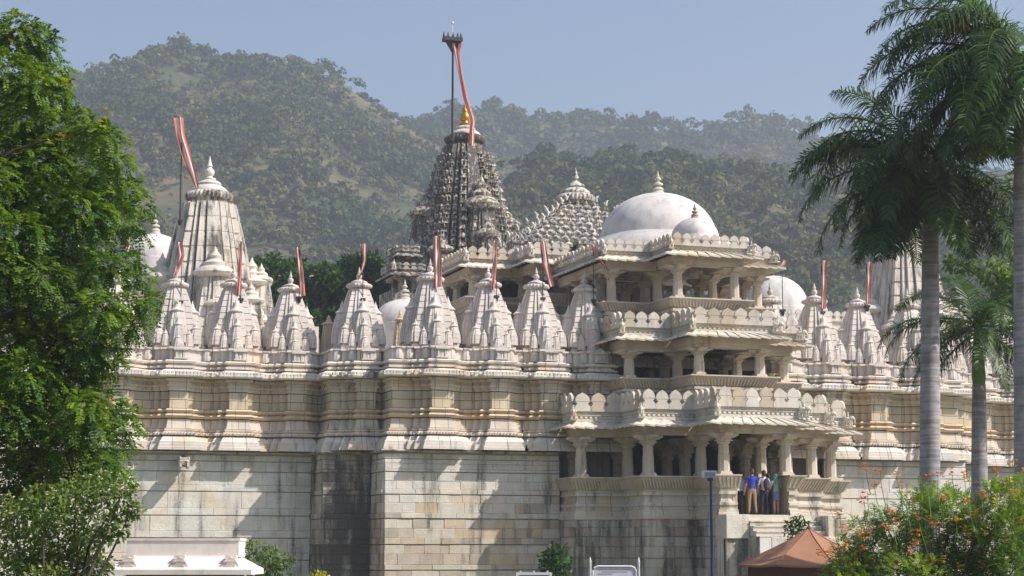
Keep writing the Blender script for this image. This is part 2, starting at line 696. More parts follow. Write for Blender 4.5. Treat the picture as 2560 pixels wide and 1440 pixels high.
def col_left(x, z):
    c = RN.choice([(.70, .69, .635), (.68, .68, .64), (.70, .675, .62), (.66, .65, .60)])
    return jit(c + (.86 - RN.uniform(0, .10),), .03)


def col_bay(x, z):
    return jit((.52, .475, .425) + (RN.uniform(.44, .58) if z > 1.8 else RN.uniform(.30, .44),), .07)


def col_tower(x, z):
    t = min(1, max(0, (zt(1225) - z) / 2.0))
    t = max(t, .0)
    r = RN.random()
    if r < t * .8:
        c = RN.choice([(.52, .44, .35), (.46, .38, .30), (.58, .51, .42), (.40, .34, .28), (.60, .55, .48), (.57, .45, .31), (.42, .38, .34), (.62, .58, .52)])
        m_ = tuple(.55 * q + .45 * v_ for q, v_ in zip(c, (.57, .50, .415)))
        return jit(m_ + (RN.uniform(.7, .85),), .05)
    return jit((.69 - .08 * t, .665 - .11 * t, .62 - .15 * t) + (.86 - RN.uniform(0, .08),), .03)


def col_porch(x, z):
    r = RN.random()
    if z > 2.9:
        return jit((.60, .54, .45) + (.85,), .08)
    c = RN.choice([(.56, .51, .44), (.53, .475, .40), (.58, .54, .48), (.48, .42, .35), (.58, .55, .50)])
    return jit(c + (RN.uniform(.58, .72),), .05)


def col_white(x, z):
    return jit((.70, .68, .65) + (.88,), .05)


SP_T = [atY(px, 760, YT + 1.3).x for px in (1070, 1215, 1335, 1455)]
SP_B = atY(893, 760, YB + 1.3).x
SP_L = [atY(px, 760, YL + 1.3).x for px in (290, 435, 580, 722)]
XT0 = atY(961, 1250, YT - .45).x + .42         # left corner of the tower range
XB0 = atY(806, 1250, YB - .45).x + .42
mir = lambda x: 2 * XC - x

wall_specs = []
# recessed range behind the leafy tree
t = thing('temple_wall', 'recessed stretch of pale stone temple wall next to the feathery leafed tree', 'wall', (10, YL, GZ))
pl = pil_plan(SP_L, 3.0, XB0 + .3, YL)
moulded_wall(t, pl)
reliefs(t, [q for q in pl], None)
for x in SP_L:
    niche(t, x, YL - .72)
plinth(t, (3.0, YL), (XB0 + .3, YL), col_left, (.7, 1.9), style=1, grime=.1, rows_y=[1136, 1152, 1178, 1228, 1288, 1344, 1400, 1470])
# stepped bay
t = thing('temple_wall', 'narrow stained bay of temple wall between the recessed range and the projecting range', 'wall', (XB0, YB, GZ))
pl = [(XB0, YL + .2)] + pil_plan([SP_B - .05], XB0, XT0 + .5, YB)
moulded_wall(t, pl, grime=.12)
reliefs(t, pl, None)
niche(t, SP_B - .05, YB - .72)
plinth(t, (XB0, YB), (XT0 + .3, YB), col_bay, (.35, .7), ret=(XB0, YL), grime=.6)
# projecting range
t = thing('temple_wall', 'projecting range of stone temple wall just beside the porch, brown patched stones low down', 'wall', (XT0, YT, GZ))
pl = [(XT0, YB + .2)] + pil_plan(SP_T, XT0, XC - 3.6, YT)
moulded_wall(t, pl, grime=.03)
reliefs(t, pl, None)
for x in SP_T:
    niche(t, x, YT - .72)
plinth(t, (XT0, YT), (XC - 6.1, YT), col_tower, (.5, 1.15), ret=(XT0, YB), grime=.35)
# right of the porch
SP_R = [mir(x) for x in SP_T][::-1]
t = thing('temple_wall', 'stone temple wall to the right of the porch, behind the smooth palm trunks', 'wall', (mir(XT0), YT, GZ))
pl = pil_plan(SP_R, XC + 3.6, mir(XT0), YT) + [(mir(XT0), YB + .2)]
moulded_wall(t, pl, zofs=-.12)
reliefs(t, pl, None, -.12)
for x in SP_R[1:]:
    niche(t, x, YT - .72, -.12)
plinth(t, (XC + 6.1, YT), (mir(XT0), YT), col_white, (.8, 1.7), style=1, grime=.1)
# its far stepped continuation
t = thing('temple_wall', 'far right end of the temple wall, stepped back behind palms and flowering bush', 'wall', (mir(XB0), YB, GZ))
xs_r = [mir(x) for x in SP_L[::-1]]
pl = pil_plan([mir(SP_B)], mir(XT0) - .5, mir(XB0), YB) + pil_plan(xs_r, mir(XB0), 62, YL)
moulded_wall(t, pl, zofs=-.12)
reliefs(t, pl, None, -.12)
plinth(t, (mir(XT0) - .3, YB), (mir(XB0), YB), col_white, (.8, 1.7), style=1, grime=.1)
plinth(t, (mir(XB0) - .3, YL), (62, YL), col_white, (.8, 1.7), style=1, grime=.1)

# roof terrace that closes the building behind the walls
b = MB()
zr = zt(872)
front = [(3, YL + .3), (XB0 + .3, YL + .3), (XB0 + .3, YB + .3), (XT0 + .3, YB + .3), (XT0 + .3, YT + .3), (mir(XT0) - .3, YT + .3), (mir(XT0) - .3, YB + .3),
         (mir(XB0) - .3, YB + .3), (mir(XB0) - .3, YL + .3), (62, YL + .3), (62, 118), (3, 118)]
k = len(front)
b.add([(x, y, zr - .02) for x, y in front] + [(x, y, zr - .5) for x, y in front],
      [tuple(range(k))] + [(i, (i + 1) % k, k + (i + 1) % k, k + i) for i in range(k)])
b.box(3, 3.4, YL + .3, 118, GZ, zr - .5)
b.box(61.6, 62, YL + .3, 118, GZ, zr - .5)
b.box(3, 62, 117.6, 118, GZ, zr - .5)
tag(put('temple_roof_terrace', b, M['spire'], col=(.6, .56, .53, .8)), 'flat stone roof terrace of the temple behind the row of spires', 'roof')


# ---------------------------------------------------------------- spires
def rib_plan(kind=0):
    if kind == 0:
        side = [(-.80, -.80), (-.48, -.80), (-.48, -.765), (-.45, -.765), (-.45, -.90), (-.27, -.90), (-.27, -.85), (-.245, -.85), (-.245, -1.0)]
    elif kind == 1:
        side = [(-.78, -.78), (-.60, -.78), (-.60, -.70), (-.565, -.70), (-.565, -.84), (-.46, -.84), (-.46, -.74), (-.42, -.74), (-.42, -.93), (-.24, -.93),
                (-.24, -.82), (-.20, -.82), (-.20, -1.0)]
    else:
        side = [(-.82, -.82), (-.40, -.82), (-.40, -1.0)]
    full = side + [(-x, y) for x, y in side[::-1]]
    out = []
    tags = []
    nc = {0: 2, 1: 2, 2: 1}[kind]
    for q in range(4):
        c, s = math.cos(q * math.pi / 2), math.sin(q * math.pi / 2)
        f = full[:-1] if True else full
        for i, (x, y) in enumerate(f):
            out.append((x * c - y * s, x * s + y * c))
            tags.append(i < nc or i >= len(f) - nc + 1)
    return out, tags


def spire_body(w0, wtop, H, kind=0, notches=9, p=1.3, lev=4):
    plan, tg = rib_plan(kind)
    ts = []
    for i in range(notches):
        a = i / notches
        st = 1 / notches
        ts += [(a, 0), (a + st * .45, 0), (a + st * .86, 0), (a + st * .88, 1), (a + st * .97, 1)]
    ts.append((1, 0))
    rings = []
    for t, nt_ in ts:
        k = w0 + (wtop - w0) * t ** p
        rings.append([((x * k * ((.945 if c else .988) if nt_ else 1)), (y * k * ((.945 if c else .988) if nt_ else 1)), H * t) for (x, y), c in zip(plan, tg)])
    b = MB()
    b.loft(rings)
    return b


def amalaka(r, h, nfl=24, n=72):
    b = MB()
    b.lathe([(r * .72, -h * .25), (r * .72, 0), (r * .93, h * .1), (r, h * .35), (r * .98, h * .55), (r * .86, h * .75), (r * .55, h * .95), (r * .5, h)], n, flute=.035, nfl=nfl)
    return b


def finial_prof(r, h):
    return [(r * 1.25, 0), (r * 1.3, h * .05), (r * .7, h * .09), (r * .6, h * .14), (r * .9, h * .2), (r, h * .3), (r * .92, h * .4), (r * .5, h * .48), (r * .42, h * .52),
            (r * .62, h * .56), (r * .5, h * .62), (r * .36, h * .72), (r * .16, h * .9), (.01, h)]


def mini_spire(w0, H, kind=2, flute=True):
    """small engaged spire with disc and pointed tip, one mesh"""
    b = spire_body(w0, w0 * .50, H * .70, kind, 4, 2.5)
    r = w0 * .60
    b.lathe([(r * .8, H * .69), (r * 1.08, H * .705), (r * 1.12, H * .725), (r * .9, H * .75), (r * .55, H * .79), (r * .5, H * .81), (r * .3, H * .86), (r * .3, H * .89),
             (r * .14, H * .93), (.008, H)], 12)
    return b.mesh('turret', 30)


ME_BODY = spire_body(1, .44, 1, 0, 9, 1.6).mesh('body')
ME_AMA = amalaka(1, .62).mesh('disc', 40)
b = MB(); b.lathe([(.95, 0), (1.02, .07), (.98, .16), (.6, .27), (.5, .3)], 28); ME_CAP = b.mesh('cap_disc', 40)
b = MB(); b.lathe(finial_prof(1, 4.2), 14); ME_FIN = b.mesh('finial', 40)
ME_TUR = mini_spire(1, 5.2, 0)
ME_TUR2 = mini_spire(1, 4.4, 2)


def shrine_spire(x, Y, z0, label, k=1.0, col=LIME, grp='white spires along the roof edge', front=1):
    k *= RN.uniform(.975, 1.025)
    g_ = RN.uniform(0, .16)
    t = thing('shrine_spire', label, 'spire', (x, Y, z0), grp, rad(RN.uniform(-2, 2)))
    P = lambda nm, me, loc, sc, a=.93, mat='spire': put(nm, me, M[mat], t, loc, 0, sc, jit(col, .045, a - g_ - RN.uniform(0, .08)))
    b = MB()
    for d, za, zb in ((1.16, 0, .16), (1.06, .16, .30), (1.12, .30, .36)):
        plan, _ = rib_plan(0)
        b.loft([[(px_ * d * k, py_ * d * k, zz) for px_, py_ in plan] for zz in (za, zb)])
    P('base', b.mesh('base'), (0, 0, 0), 1)
    H = 2.36 * k
    w0 = 1.0 * k
    P('body', ME_BODY, (0, 0, .34), (w0, w0, H), .93)
    zt_ = .34 + H
    P('neck', ME_CAP, (0, 0, zt_), (.40 * k, .40 * k, .25), .9)
    P('ribbed_disc', ME_AMA, (0, 0, zt_ + .06), (.56 * k, .56 * k, .40 * k), .86)
    P('cap_disc', ME_CAP, (0, 0, zt_ + .27 * k), (.36 * k, .36 * k, .50 * k), .93)
    P('finial', ME_FIN, (0, 0, zt_ + .40 * k), (.13 * k, .13 * k, .148 * k), .93)
    # engaged spires, front and sides, then small ones at the foot
    for ax, ay in ((0, -1), (1, 0), (-1, 0), (0, 1)):
        P('turret', ME_TUR, (ax * .74 * k, ay * .74 * k, .30), (.44 * k, .44 * k, .37 * k), .93)
    P('turret', ME_TUR, (0, -1.10 * k, .10), (.26 * k, .26 * k, .255 * k), .93)
    P('turret', ME_TUR2, (0, -1.30 * k, -.02), (.19 * k, .19 * k, .16 * k), .93)
    for ax, ay in ((-1, -1), (1, -1), (-1, 1), (1, 1)):
        P('turret', ME_TUR2, (ax * .78 * k, ay * .78 * k, .26), (.25 * k, .25 * k, .21 * k), .93)
    for ax in (-1, 1):
        P('turret', ME_TUR2, (ax * .50 * k, -.98 * k, .14), (.17 * k, .17 * k, .17 * k), .93)
        P('turret', ME_TUR2, (ax * .90 * k, -.45 * k, .18), (.17 * k, .17 * k, .17 * k), .93)
    return t


ZS = zt(874)
names_T = ['white spire at the projecting corner, broad red and white banner beside it', 'white spire with a slender banner, second from the projecting corner',
           'white spire below the banner that swings right, third from the projecting corner', 'shaded white spire tucked against the upper storey of the porch']
for x, lab in zip(SP_T, names_T):
    shrine_spire(x, YT + 1.0, ZS, lab, 1.0 if lab != names_T[0] else 1.05)
shrine_spire(SP_B, YB + 1.0, ZS + .05, 'white spire over the narrow stained bay, short furled flag beside it', .97)
names_L = ['white spire almost hidden behind the feathery leafed tree', 'white spire nearest the feathery tree that shows whole', 'white spire in front of the tall streaked tower, slender flag beside it',
           'white spire with a slanting banner, between the tall streaked tower and the dark mango trees']
for x, lab in zip(SP_L, names_L):
    shrine_spire(x, YL + 1.0, ZS + .0, lab, 1.0)
names_R = ['white spire peeping out right behind the porch parapets', 'white spire with a straight red banner, first clear of the porch on its right', 'white spire just left of the palm fronds, right of the porch',
           'white spire behind the drooping palm fronds']
for x, lab in zip(SP_R, names_R):
    shrine_spire(x, YT + 1.0, ZS - .12, lab, 1.0)
shrine_spire(mir(SP_B), YB + 1.0, ZS - .12, 'white spire seen between the two thick palm trunks', .97)
for x, lab in zip(xs_r[:2], ['white spire right of the green palm crownshaft', 'white spire near the right edge behind the last palm trunk']):
    shrine_spire(x, YL + 1.0, ZS - .12, lab, 1.0)

# small loose turrets standing between the spires
for px, yt, lab in ((822, 788, 'small pointed turret left of the spire over the stained bay'), (1001, 772, 'small pointed turret left of the corner spire, against the low dome')):
    p = atY(px, yt, YB + 2.2)
    t = thing('roof_turret', lab, 'turret', (p.x, p.y, zt(872)))
    hh = p.z - zt(872)
    put('body', spire_body(.36, .22, hh * .74, 0, 8, 1.3), M['spire'], t, col=jit((.60, .50, .40, .75), .04))
    b = MB(); b.lathe([(.22, 0), (.31, .03), (.31, .07), (.2, .12), (.12, .15), (.14, .2), (.07, .25), (.09, .3), (.01, hh * .26)], 14, (0, 0, hh * .74))
    put('cap_disc', b.mesh('cap', 35), M['spire'], t, col=jit((.60, .50, .40, .75), .04))


# ---------------------------------------------------------------- the tall towers
def big_tower(name, x, Y, zb, ztop_body, w0, wt, label, mat, col, ama_r, ama_h, fin_h, kind=0, notches=11, fin_mat=None, niches=False, turrets=(), p=1.3, topdark=None):
    t = thing(name, label, 'tower', (x, Y, zb))
    H = ztop_body - zb
    put('body', spire_body(w0, wt, H, kind, notches, p), M[mat], t, col=col)
    c2 = (col[0], col[1], col[2], col[3] - .1)
    b = MB(); b.lathe([(wt * .72, -.05), (wt * .72, .35 * ama_h)], 40)
    put('neck', b.mesh('neck', 40), M[mat], t, (0, 0, H), col=c2)
    zz = H + .3 * ama_h
    b = amalaka(ama_r, ama_h, 36, 144)
    put('ribbed_disc', b.mesh('rd', 40), M[mat], t, (0, 0, zz), col=c2)
    b = MB(); b.lathe([(ama_r * .80, ama_h * .7), (ama_r * .80, ama_h * .85), (ama_r * .70, ama_h * 1.1), (ama_r * .5, ama_h * 1.35), (ama_r * .42, ama_h * 1.4)], 40)
    put('cap_disc', b.mesh('cd', 40), M['spire'], t, (0, 0, zz), col=(.62, .57, .52, .7) if fin_mat else (.66, .62, .60, .85))
    b = MB(); b.lathe([(ama_r * .50, ama_h * 1.38), (ama_r * .52, ama_h * 1.5), (ama_r * .46, ama_h * 1.65), (ama_r * .25, ama_h * 1.85), (ama_r * .2, ama_h * 1.9)], 32)
    put('cap_disc', b.mesh('cd', 40), M['spire'], t, (0, 0, zz), col=(.62, .57, .52, .7) if fin_mat else (.66, .62, .60, .85))
    b = MB(); b.lathe(finial_prof(fin_h * .21, fin_h), 18)
    put('finial', b.mesh('fin', 40), M[fin_mat or 'spire'], t, (0, 0, zz + ama_h * 1.88), col=(.74, .70, .68, .95))
    for ax, ay, tz, tw, th in turrets:
        b = spire_body(tw, tw * .55, th * .70, 0, 7, 1.3)
        o = put('turret', b, M[mat], t, (ax, ay, tz), col=jit(col, .04, col[3]))
        r = tw * .72
        b = MB()
        b.lathe([(r * .7, 0), (r * 1.05, th * .02), (r * 1.15, th * .05), (r * 1.0, th * .085), (r * .6, th * .12), (r * .62, th * .15), (r * .3, th * .19), (r * .34, th * .22),
                 (r * .12, th * .27), (.01, th * .32)], 24)
        put('cap_disc', b.mesh('c', 40), M[mat], o, (0, 0, th * .69), col=jit(col, .04, min(1, col[3] + .12)))
    return t, H


# tall streaked tower on the left and its twin on the right
YC = 88.6
XL = atY(520, 600, YC).x
zb, ztb = Zy(900, 520, YC), Zy(512, 520, YC)
wL = 2.7
TUR = [(.0, -2.1, .3, 1.25, 4.7), (.1, -2.7, .0, .85, 3.1), (.15, -3.1, -.2, .55, 2.0), (-2.1, 0, .3, 1.2, 4.6), (2.1, 0, .3, 1.2, 4.6),
       (1.75, -1.75, .2, .8, 3.3), (-1.75, -1.75, .2, .8, 3.3), (2.35, -1.2, 0, .6, 2.4), (1.1, -2.35, 0, .55, 2.3), (-1.1, -2.35, 0, .55, 2.3), (2.5, -.3, 1.6, .7, 3.0)]
big_tower('temple_tower', XL, YC, zb, ztb, wL, 1.28, 'tall pale stone tower with dark streaked top, left of the dark mango trees', 'tower', (.66, .615, .565, .74), 1.12, .55, 1.15, 1, 10, turrets=TUR, p=1.25)
XR = mir(XL)
big_tower('temple_tower', XR, YC, zb, ztb, wL, 1.28, 'tall pale stone tower mostly hidden behind the palm crowns', 'tower', (.62, .575, .53, .74), 1.12, .55, 1.15, 1, 10, turrets=TUR, p=1.25)
# lower white masonry under and beside the left tower
b = MB()
b.box(XL - 3.4, XL + 3.6, YC - 2.6, YC + 3, zt(874), zb + .5)
b.box(XL + 2.2, XL + 4.6, YC - 3.4, YC, zt(874), zb + 1.35)
tag(put('tower_base', b, M['spire'], col=(.66, .60, .56, .8)), 'pale masonry block under the tall streaked tower', 'base')

# main dark tower
YM = XC / math.tan(TH + math.atan((1160 - 1280) / F_PX))
XM = XC
zbM, ztM = Zy(790, 1165, YM), Zy(368, 1165, YM)
wM = 3.2
TURM = [(.3, -2.35, 1.2, 1.35, 6.9), (.45, -3.1, .8, .95, 4.9), (.55, -3.6, .4, .6, 3.3), (-2.35, 0, 1.6, 1.4, 6.0), (2.35, 0, 1.2, 1.4, 6.0),
        (-3.0, -.2, .6, 1.0, 4.4), (3.0, -.3, .6, 1.0, 4.4), (-2.1, -2.1, .3, 1.0, 4.4), (2.1, -2.1, .3, 1.0, 4.4), (-1.3, -2.7, .1, .75, 3.4), (1.5, -2.7, .1, .75, 3.4),
        (-2.8, -1.3, .1, .75, 3.2), (2.9, -1.3, .1, .75, 3.2), (-3.6, -.6, 0, .65, 2.6), (-2.9, -2.7, -.3, .6, 2.6), (2.9, -2.7, -.3, .6, 2.6)]
tm, HM = big_tower('temple_tower', XM, YM, zbM, ztM, wM, 1.32, 'tallest dark carved stone tower with gilded finial and central flagpole', 'carved', (.68, .62, .55, .55), 1.22, .62, 1.55, 1, 16,
                   fin_mat='gold', turrets=TURM, p=1.6)
# carved niches in rows up the ribs of the main tower
b = MB()
b.box(-.20, .20, -.12, .12, 0, .06)
b.box(-.17, -.10, -.10, .12, .06, .36)
b.box(.10, .17, -.10, .12, .06, .36)
b.prism([(-.24, .36), (.24, .36), (.16, .45), (.06, .52), (0, .60), (-.06, .52), (-.16, .45)], -.14, .12)
ME_NI = b.mesh('niche')
for q in range(4):
    if q == 2:
        continue
    an = [0, -math.pi / 2, 0, math.pi / 2][q]
    for rib, y0 in ((-.33, -.93), (.33, -.93), (-.51, -.84), (.51, -.84), (-.68, -.78), (.68, -.78)):
        nrow = 15
        for i in range(nrow):
            tt = .16 + .80 * i / nrow
            k = wM + (1.32 - wM) * tt ** 1.6
            lx, ly = rib * k, y0 * k - .02
            c, s = math.cos(an), math.sin(an)
            sc = (1.0 if abs(rib) < .4 else .62) * (k / wM) ** .8 * 1.35
            put('niche', ME_NI, M['carved'], tm, (lx * c - ly * s, lx * s + ly * c, HM * tt), an, sc, jit((.72, .66, .58, .66), .08))
# masonry body below the main tower
b = MB()
b.box(XM - 5.0, XM + 5.0, YM - 4.4, YM + 5, zt(874), zbM + .2)
b.box(XM - 4.2, XM + 4.2, YM - 5.2, YM + 5, zt(874), zbM - .6)
tag(put('tower_base', b, M['carved'], col=(.6, .55, .5, .55)), 'dark stone base block under the tallest tower', 'base')

# ---------------------------------------------------------------- the porch
def pieces(parent, name, pts, prof, sp, col, gap=.016, mat='stone'):
    """a moulding laid in separate stones, joints clear of the corners"""
    core = MB()
    sweep(core, pts, [(d - .06, z) for d, z in prof])
    put('wall_core', core, M['hollow'], parent, W=True)
    AL = arclen(pts)
    cuts = [0.]
    for q in range(len(AL) - 1):
        n_s = int((AL[q + 1] - AL[q]) / sp)
        for i in range(n_s):
            c_ = AL[q] + (i + .5 + RN.uniform(-.2, .2)) * (AL[q + 1] - AL[q]) / n_s
            cuts.append(c_)
    cuts.append(AL[-1])
    for i in range(len(cuts) - 1):
        seg = sub(pts, cuts[i] + (gap / 2 if i else 0), cuts[i + 1] - (gap / 2 if i < len(cuts) - 2 else 0))
        b = MB()
        j = RN.uniform(-.007, .007)
        sweep(b, seg, [(d + j, z) for d, z in prof])
        put(name, b, M[mat], parent, W=True, col=jit(col, .06, col[3] - RN.uniform(0, .1)))


def elephant_mesh():
    b = MB()
    b.box(-.16, .16, -.36, .30, -.06, 0)
    b.ell((0, .02, .30), (.14, .24, .15), 12)
    b.ell((0, -.24, .38), (.10, .11, .12), 10)
    b.tube([(0, -.32, .38), (0, -.38, .28), (0, -.39, .16), (0, -.35, .05)], [.05, .042, .034, .028], 7)
    for x in (-.09, .09):
        for y in (-.15, .17):
            b.tube([(x, y, .26), (x, y - .01, .12), (x, y, 0)], [.062, .05, .055], 7)
        b.ell((x * 1.35, -.2, .38), (.03, .075, .09), 8)
        b.tube([(x * .6, -.32, .32), (x * .7, -.40, .28)], [.014, .008], 5)
    b.ell((0, .0, .52), (.055, .06, .10), 8)          # rider
    b.ell((0, .0, .65), (.045, .045, .055), 8)
    return b.mesh('elephant_figure', 50)


ME_ELE = elephant_mesh()


def merlon_mesh(wd, h, th=.10):
    """parapet slab with a pointed leaf top and half-cross openings at both sides"""
    hw = wd / 2 - .006
    c = .048
    zc = h * .40
    right = [(hw, 0), (hw, zc - 2 * c), (hw - c, zc - 2 * c), (hw - c, zc - c * .8), (hw - 2 * c, zc - c * .8), (hw - 2 * c, zc + c * .8), (hw - c, zc + c * .8), (hw - c, zc + 2 * c),
             (hw, zc + 2 * c), (hw, h * .56), (hw - .03, h * .57), (hw * .90, h * .66), (hw * .80, h * .77), (hw * .58, h * .87), (hw * .28, h * .94), (0, h)]
    out = right + [(-x, z) for x, z in right[-2::-1]]
    b = MB()
    b.prism(out, -th, 0)
    b.box(-hw, hw, -th - .012, -th + .01, h * .535, h * .56)
    return b.mesh('merlon')


MERL = {}


def column_mesh(h, r=.20):
    """square base, tapering eight-sided shaft, ring mouldings, capital"""
    b = MB()
    b.box(-r * 1.25, r * 1.25, -r * 1.25, r * 1.25, 0, .07)
    b.box(-r * 1.1, r * 1.1, -r * 1.1, r * 1.1, .07, .14)
    ph = math.pi / 8
    b.lathe([(r * 1.12, .14), (r * 1.08, h * .45), (r * 1.12, h * .455), (r * 1.12, h * .48), (r * 1.02, h * .485), (r * .96, h * .66), (r * 1.05, h * .665), (r * 1.05, h * .69),
             (r * .92, h * .695), (r * .92, h * .74), (r * 1.2, h * .76), (r * 1.3, h * .79), (r * 1.2, h * .81)], 8, ph=ph)
    b.box(-r * 1.3, r * 1.3, -r * 1.3, r * 1.3, h * .81, h * .84)
    return b.mesh('column', 25)


def bracket_mesh(h, r=.20, arm=.52):
    b = MB()
    z0, z1 = h * .84, h
    a = arm
    q = [(-r * 1.15, z0), (r * 1.15, z0), (r * 1.3, z0 + (z1 - z0) * .25), (a * .72, z0 + (z1 - z0) * .38), (a * .86, z0 + (z1 - z0) * .6), (a, z0 + (z1 - z0) * .66), (a, z1), (-a, z1)]
    q += [(-x, z) for x, z in q[5:1:-1]]
    b.prism(q, -r * .85, r * .85)
    k = len(b.v)
    vs = [(-y, x, z) for x, y, z in b.v]
    fs = list(b.f)
    b.add(vs, fs)
    return b.mesh('bracket')


def eave(parent, pts, z_in, z_out, d_in, d_out, col, sp=.42, th=.045, segs=None, mat='stone'):
    """separate sloping slabs laid side by side along the plan line"""
    pin, pout = offs(pts, d_in), offs(pts, d_out)
    for i in range(len(pts) - 1):
        if segs is not None and i not in segs:
            continue
        L = math.hypot(pout[i + 1][0] - pout[i][0], pout[i + 1][1] - pout[i][1])
        L2 = math.hypot(pts[i + 1][0] - pts[i][0], pts[i + 1][1] - pts[i][1])
        k = max(1, round((L + L2) / 2 / sp))
        lerp = lambda a, c, t: (a[0] + (c[0] - a[0]) * t, a[1] + (c[1] - a[1]) * t)
        for j in range(k):
            t0, t1 = j / k + .012 / k, (j + 1) / k - .012 / k
            lift = RN.uniform(0, .012)
            tilt = .05
            A, B = lerp(pin[i], pin[i + 1], t0), lerp(pin[i], pin[i + 1], t1)
            C, D = lerp(pout[i], pout[i + 1], t1), lerp(pout[i], pout[i + 1], t0)
            top = [(A[0], A[1], z_in + lift + tilt), (B[0], B[1], z_in + lift), (C[0], C[1], z_out + lift), (D[0], D[1], z_out + lift + tilt)]
            bot = [(x, y, z - th - tilt * .5) for x, y, z in top]
            b = MB()
            b.add(top + bot, [(0, 1, 2, 3), (7, 6, 5, 4), (0, 4, 5, 1), (1, 5, 6, 2), (2, 6, 7, 3), (3, 7, 4, 0)])
            put('eave_slab', b, M[mat], parent, W=True, col=jit(col, .07))


def parapet(parent, pts, z0, h, d, col, wd=.60, segs=None, mat='stone'):
    po = offs(pts, d)
    for i in range(len(pts) - 1):
        if segs is not None and i not in segs:
            continue
        L = math.hypot(po[i + 1][0] - po[i][0], po[i + 1][1] - po[i][1])
        k = max(1, round(L / wd))
        key = (round(L / k, 3), round(h, 3))
        if key not in MERL:
            MERL[key] = merlon_mesh(L / k, h)
        an = math.atan2(po[i + 1][1] - po[i][1], po[i + 1][0] - po[i][0])
        for j in range(k):
            t = (j + .5) / k
            c = jit(col, .05)
            if RN.random() < .22:
                c = jit((.52, .45, .37, .8), .08)
            o = put('merlon', MERL[key], M[mat], parent, (po[i][0] + (po[i + 1][0] - po[i][0]) * t, po[i][1] + (po[i + 1][1] - po[i][1]) * t, z0), an, (1, RN.uniform(.9, 1.1), RN.uniform(.95, 1.035)), c, W=True)
            o.rotation_euler = (RN.uniform(-.03, .03), RN.uniform(-.012, .012), an + RN.uniform(-.02, .02))


COLM = {}


def columns(parent, spots, z0, z1, r, col, arm=.52, mat='stone'):
    h = z1 - z0
    key = (round(h, 3), r, arm)
    if key not in COLM:
        COLM[key] = (column_mesh(h, r), bracket_mesh(h, r, arm))
    for x, y in spots:
        c = jit(col, .05)
        o = put('column', COLM[key][0], M[mat], parent, (x, y, z0), 0, None, c, W=True)
        put('bracket', COLM[key][1], M[mat], o, (0, 0, 0), 0, None, c)


def balcony(parent, pts, z0, z1, col, flare=.26, mat='stone', lower=.3):
    b = MB()
    sweep(b, pts, [(-.25, z0), (.02, z0), (.02, z0 + .06), (-.02, z0 + .07), (flare * .55, z0 + (z1 - z0) * .55), (flare, z1 - .06), (flare + .05, z1 - .05), (flare + .05, z1), (-.35, z1 + .005)])
    o = put('sloping_seat_back', b, M[mat], parent, W=True, col=jit(col, .04))
    b = MB()
    # upright fluting on the sloping face
    o0, o1 = offs(pts, .045), offs(pts, flare * .92)
    za, zb = z0 + (z1 - z0) * .2, z1 - .12
    for i in range(len(pts) - 1):
        L = math.hypot(pts[i + 1][0] - pts[i][0], pts[i + 1][1] - pts[i][1])
        k = int(L / .13)
        for j in range(k):
            t = (j + .5) / k
            dx, dy = (pts[i + 1][0] - pts[i][0]) / L, (pts[i + 1][1] - pts[i][1]) / L
            nx, ny = dy, -dx
            p0 = (o0[i][0] + (o0[i + 1][0] - o0[i][0]) * t, o0[i][1] + (o0[i + 1][1] - o0[i][1]) * t)
            p1 = (o1[i][0] + (o1[i + 1][0] - o1[i][0]) * t, o1[i][1] + (o1[i + 1][1] - o1[i][1]) * t)
            w_ = .035
            r0 = [(p0[0] - dx * w_, p0[1] - dy * w_, za), (p0[0] + dx * w_, p0[1] + dy * w_, za), (p0[0] + dx * w_ + nx * .05, p0[1] + dy * w_ + ny * .05, za), (p0[0] - dx * w_ + nx * .05, p0[1] - dy * w_ + ny * .05, za)]
            r1 = [(p1[0] - dx * w_, p1[1] - dy * w_, zb), (p1[0] + dx * w_, p1[1] + dy * w_, zb), (p1[0] + dx * w_ + nx * .05, p1[1] + dy * w_ + ny * .05, zb), (p1[0] - dx * w_ + nx * .05, p1[1] - dy * w_ + ny * .05, zb)]
            b.loft([r0, r1])
    if b.v:
        put('fluting', b, M[mat], o, W=True, col=jit(col, .04), kind='stuff')


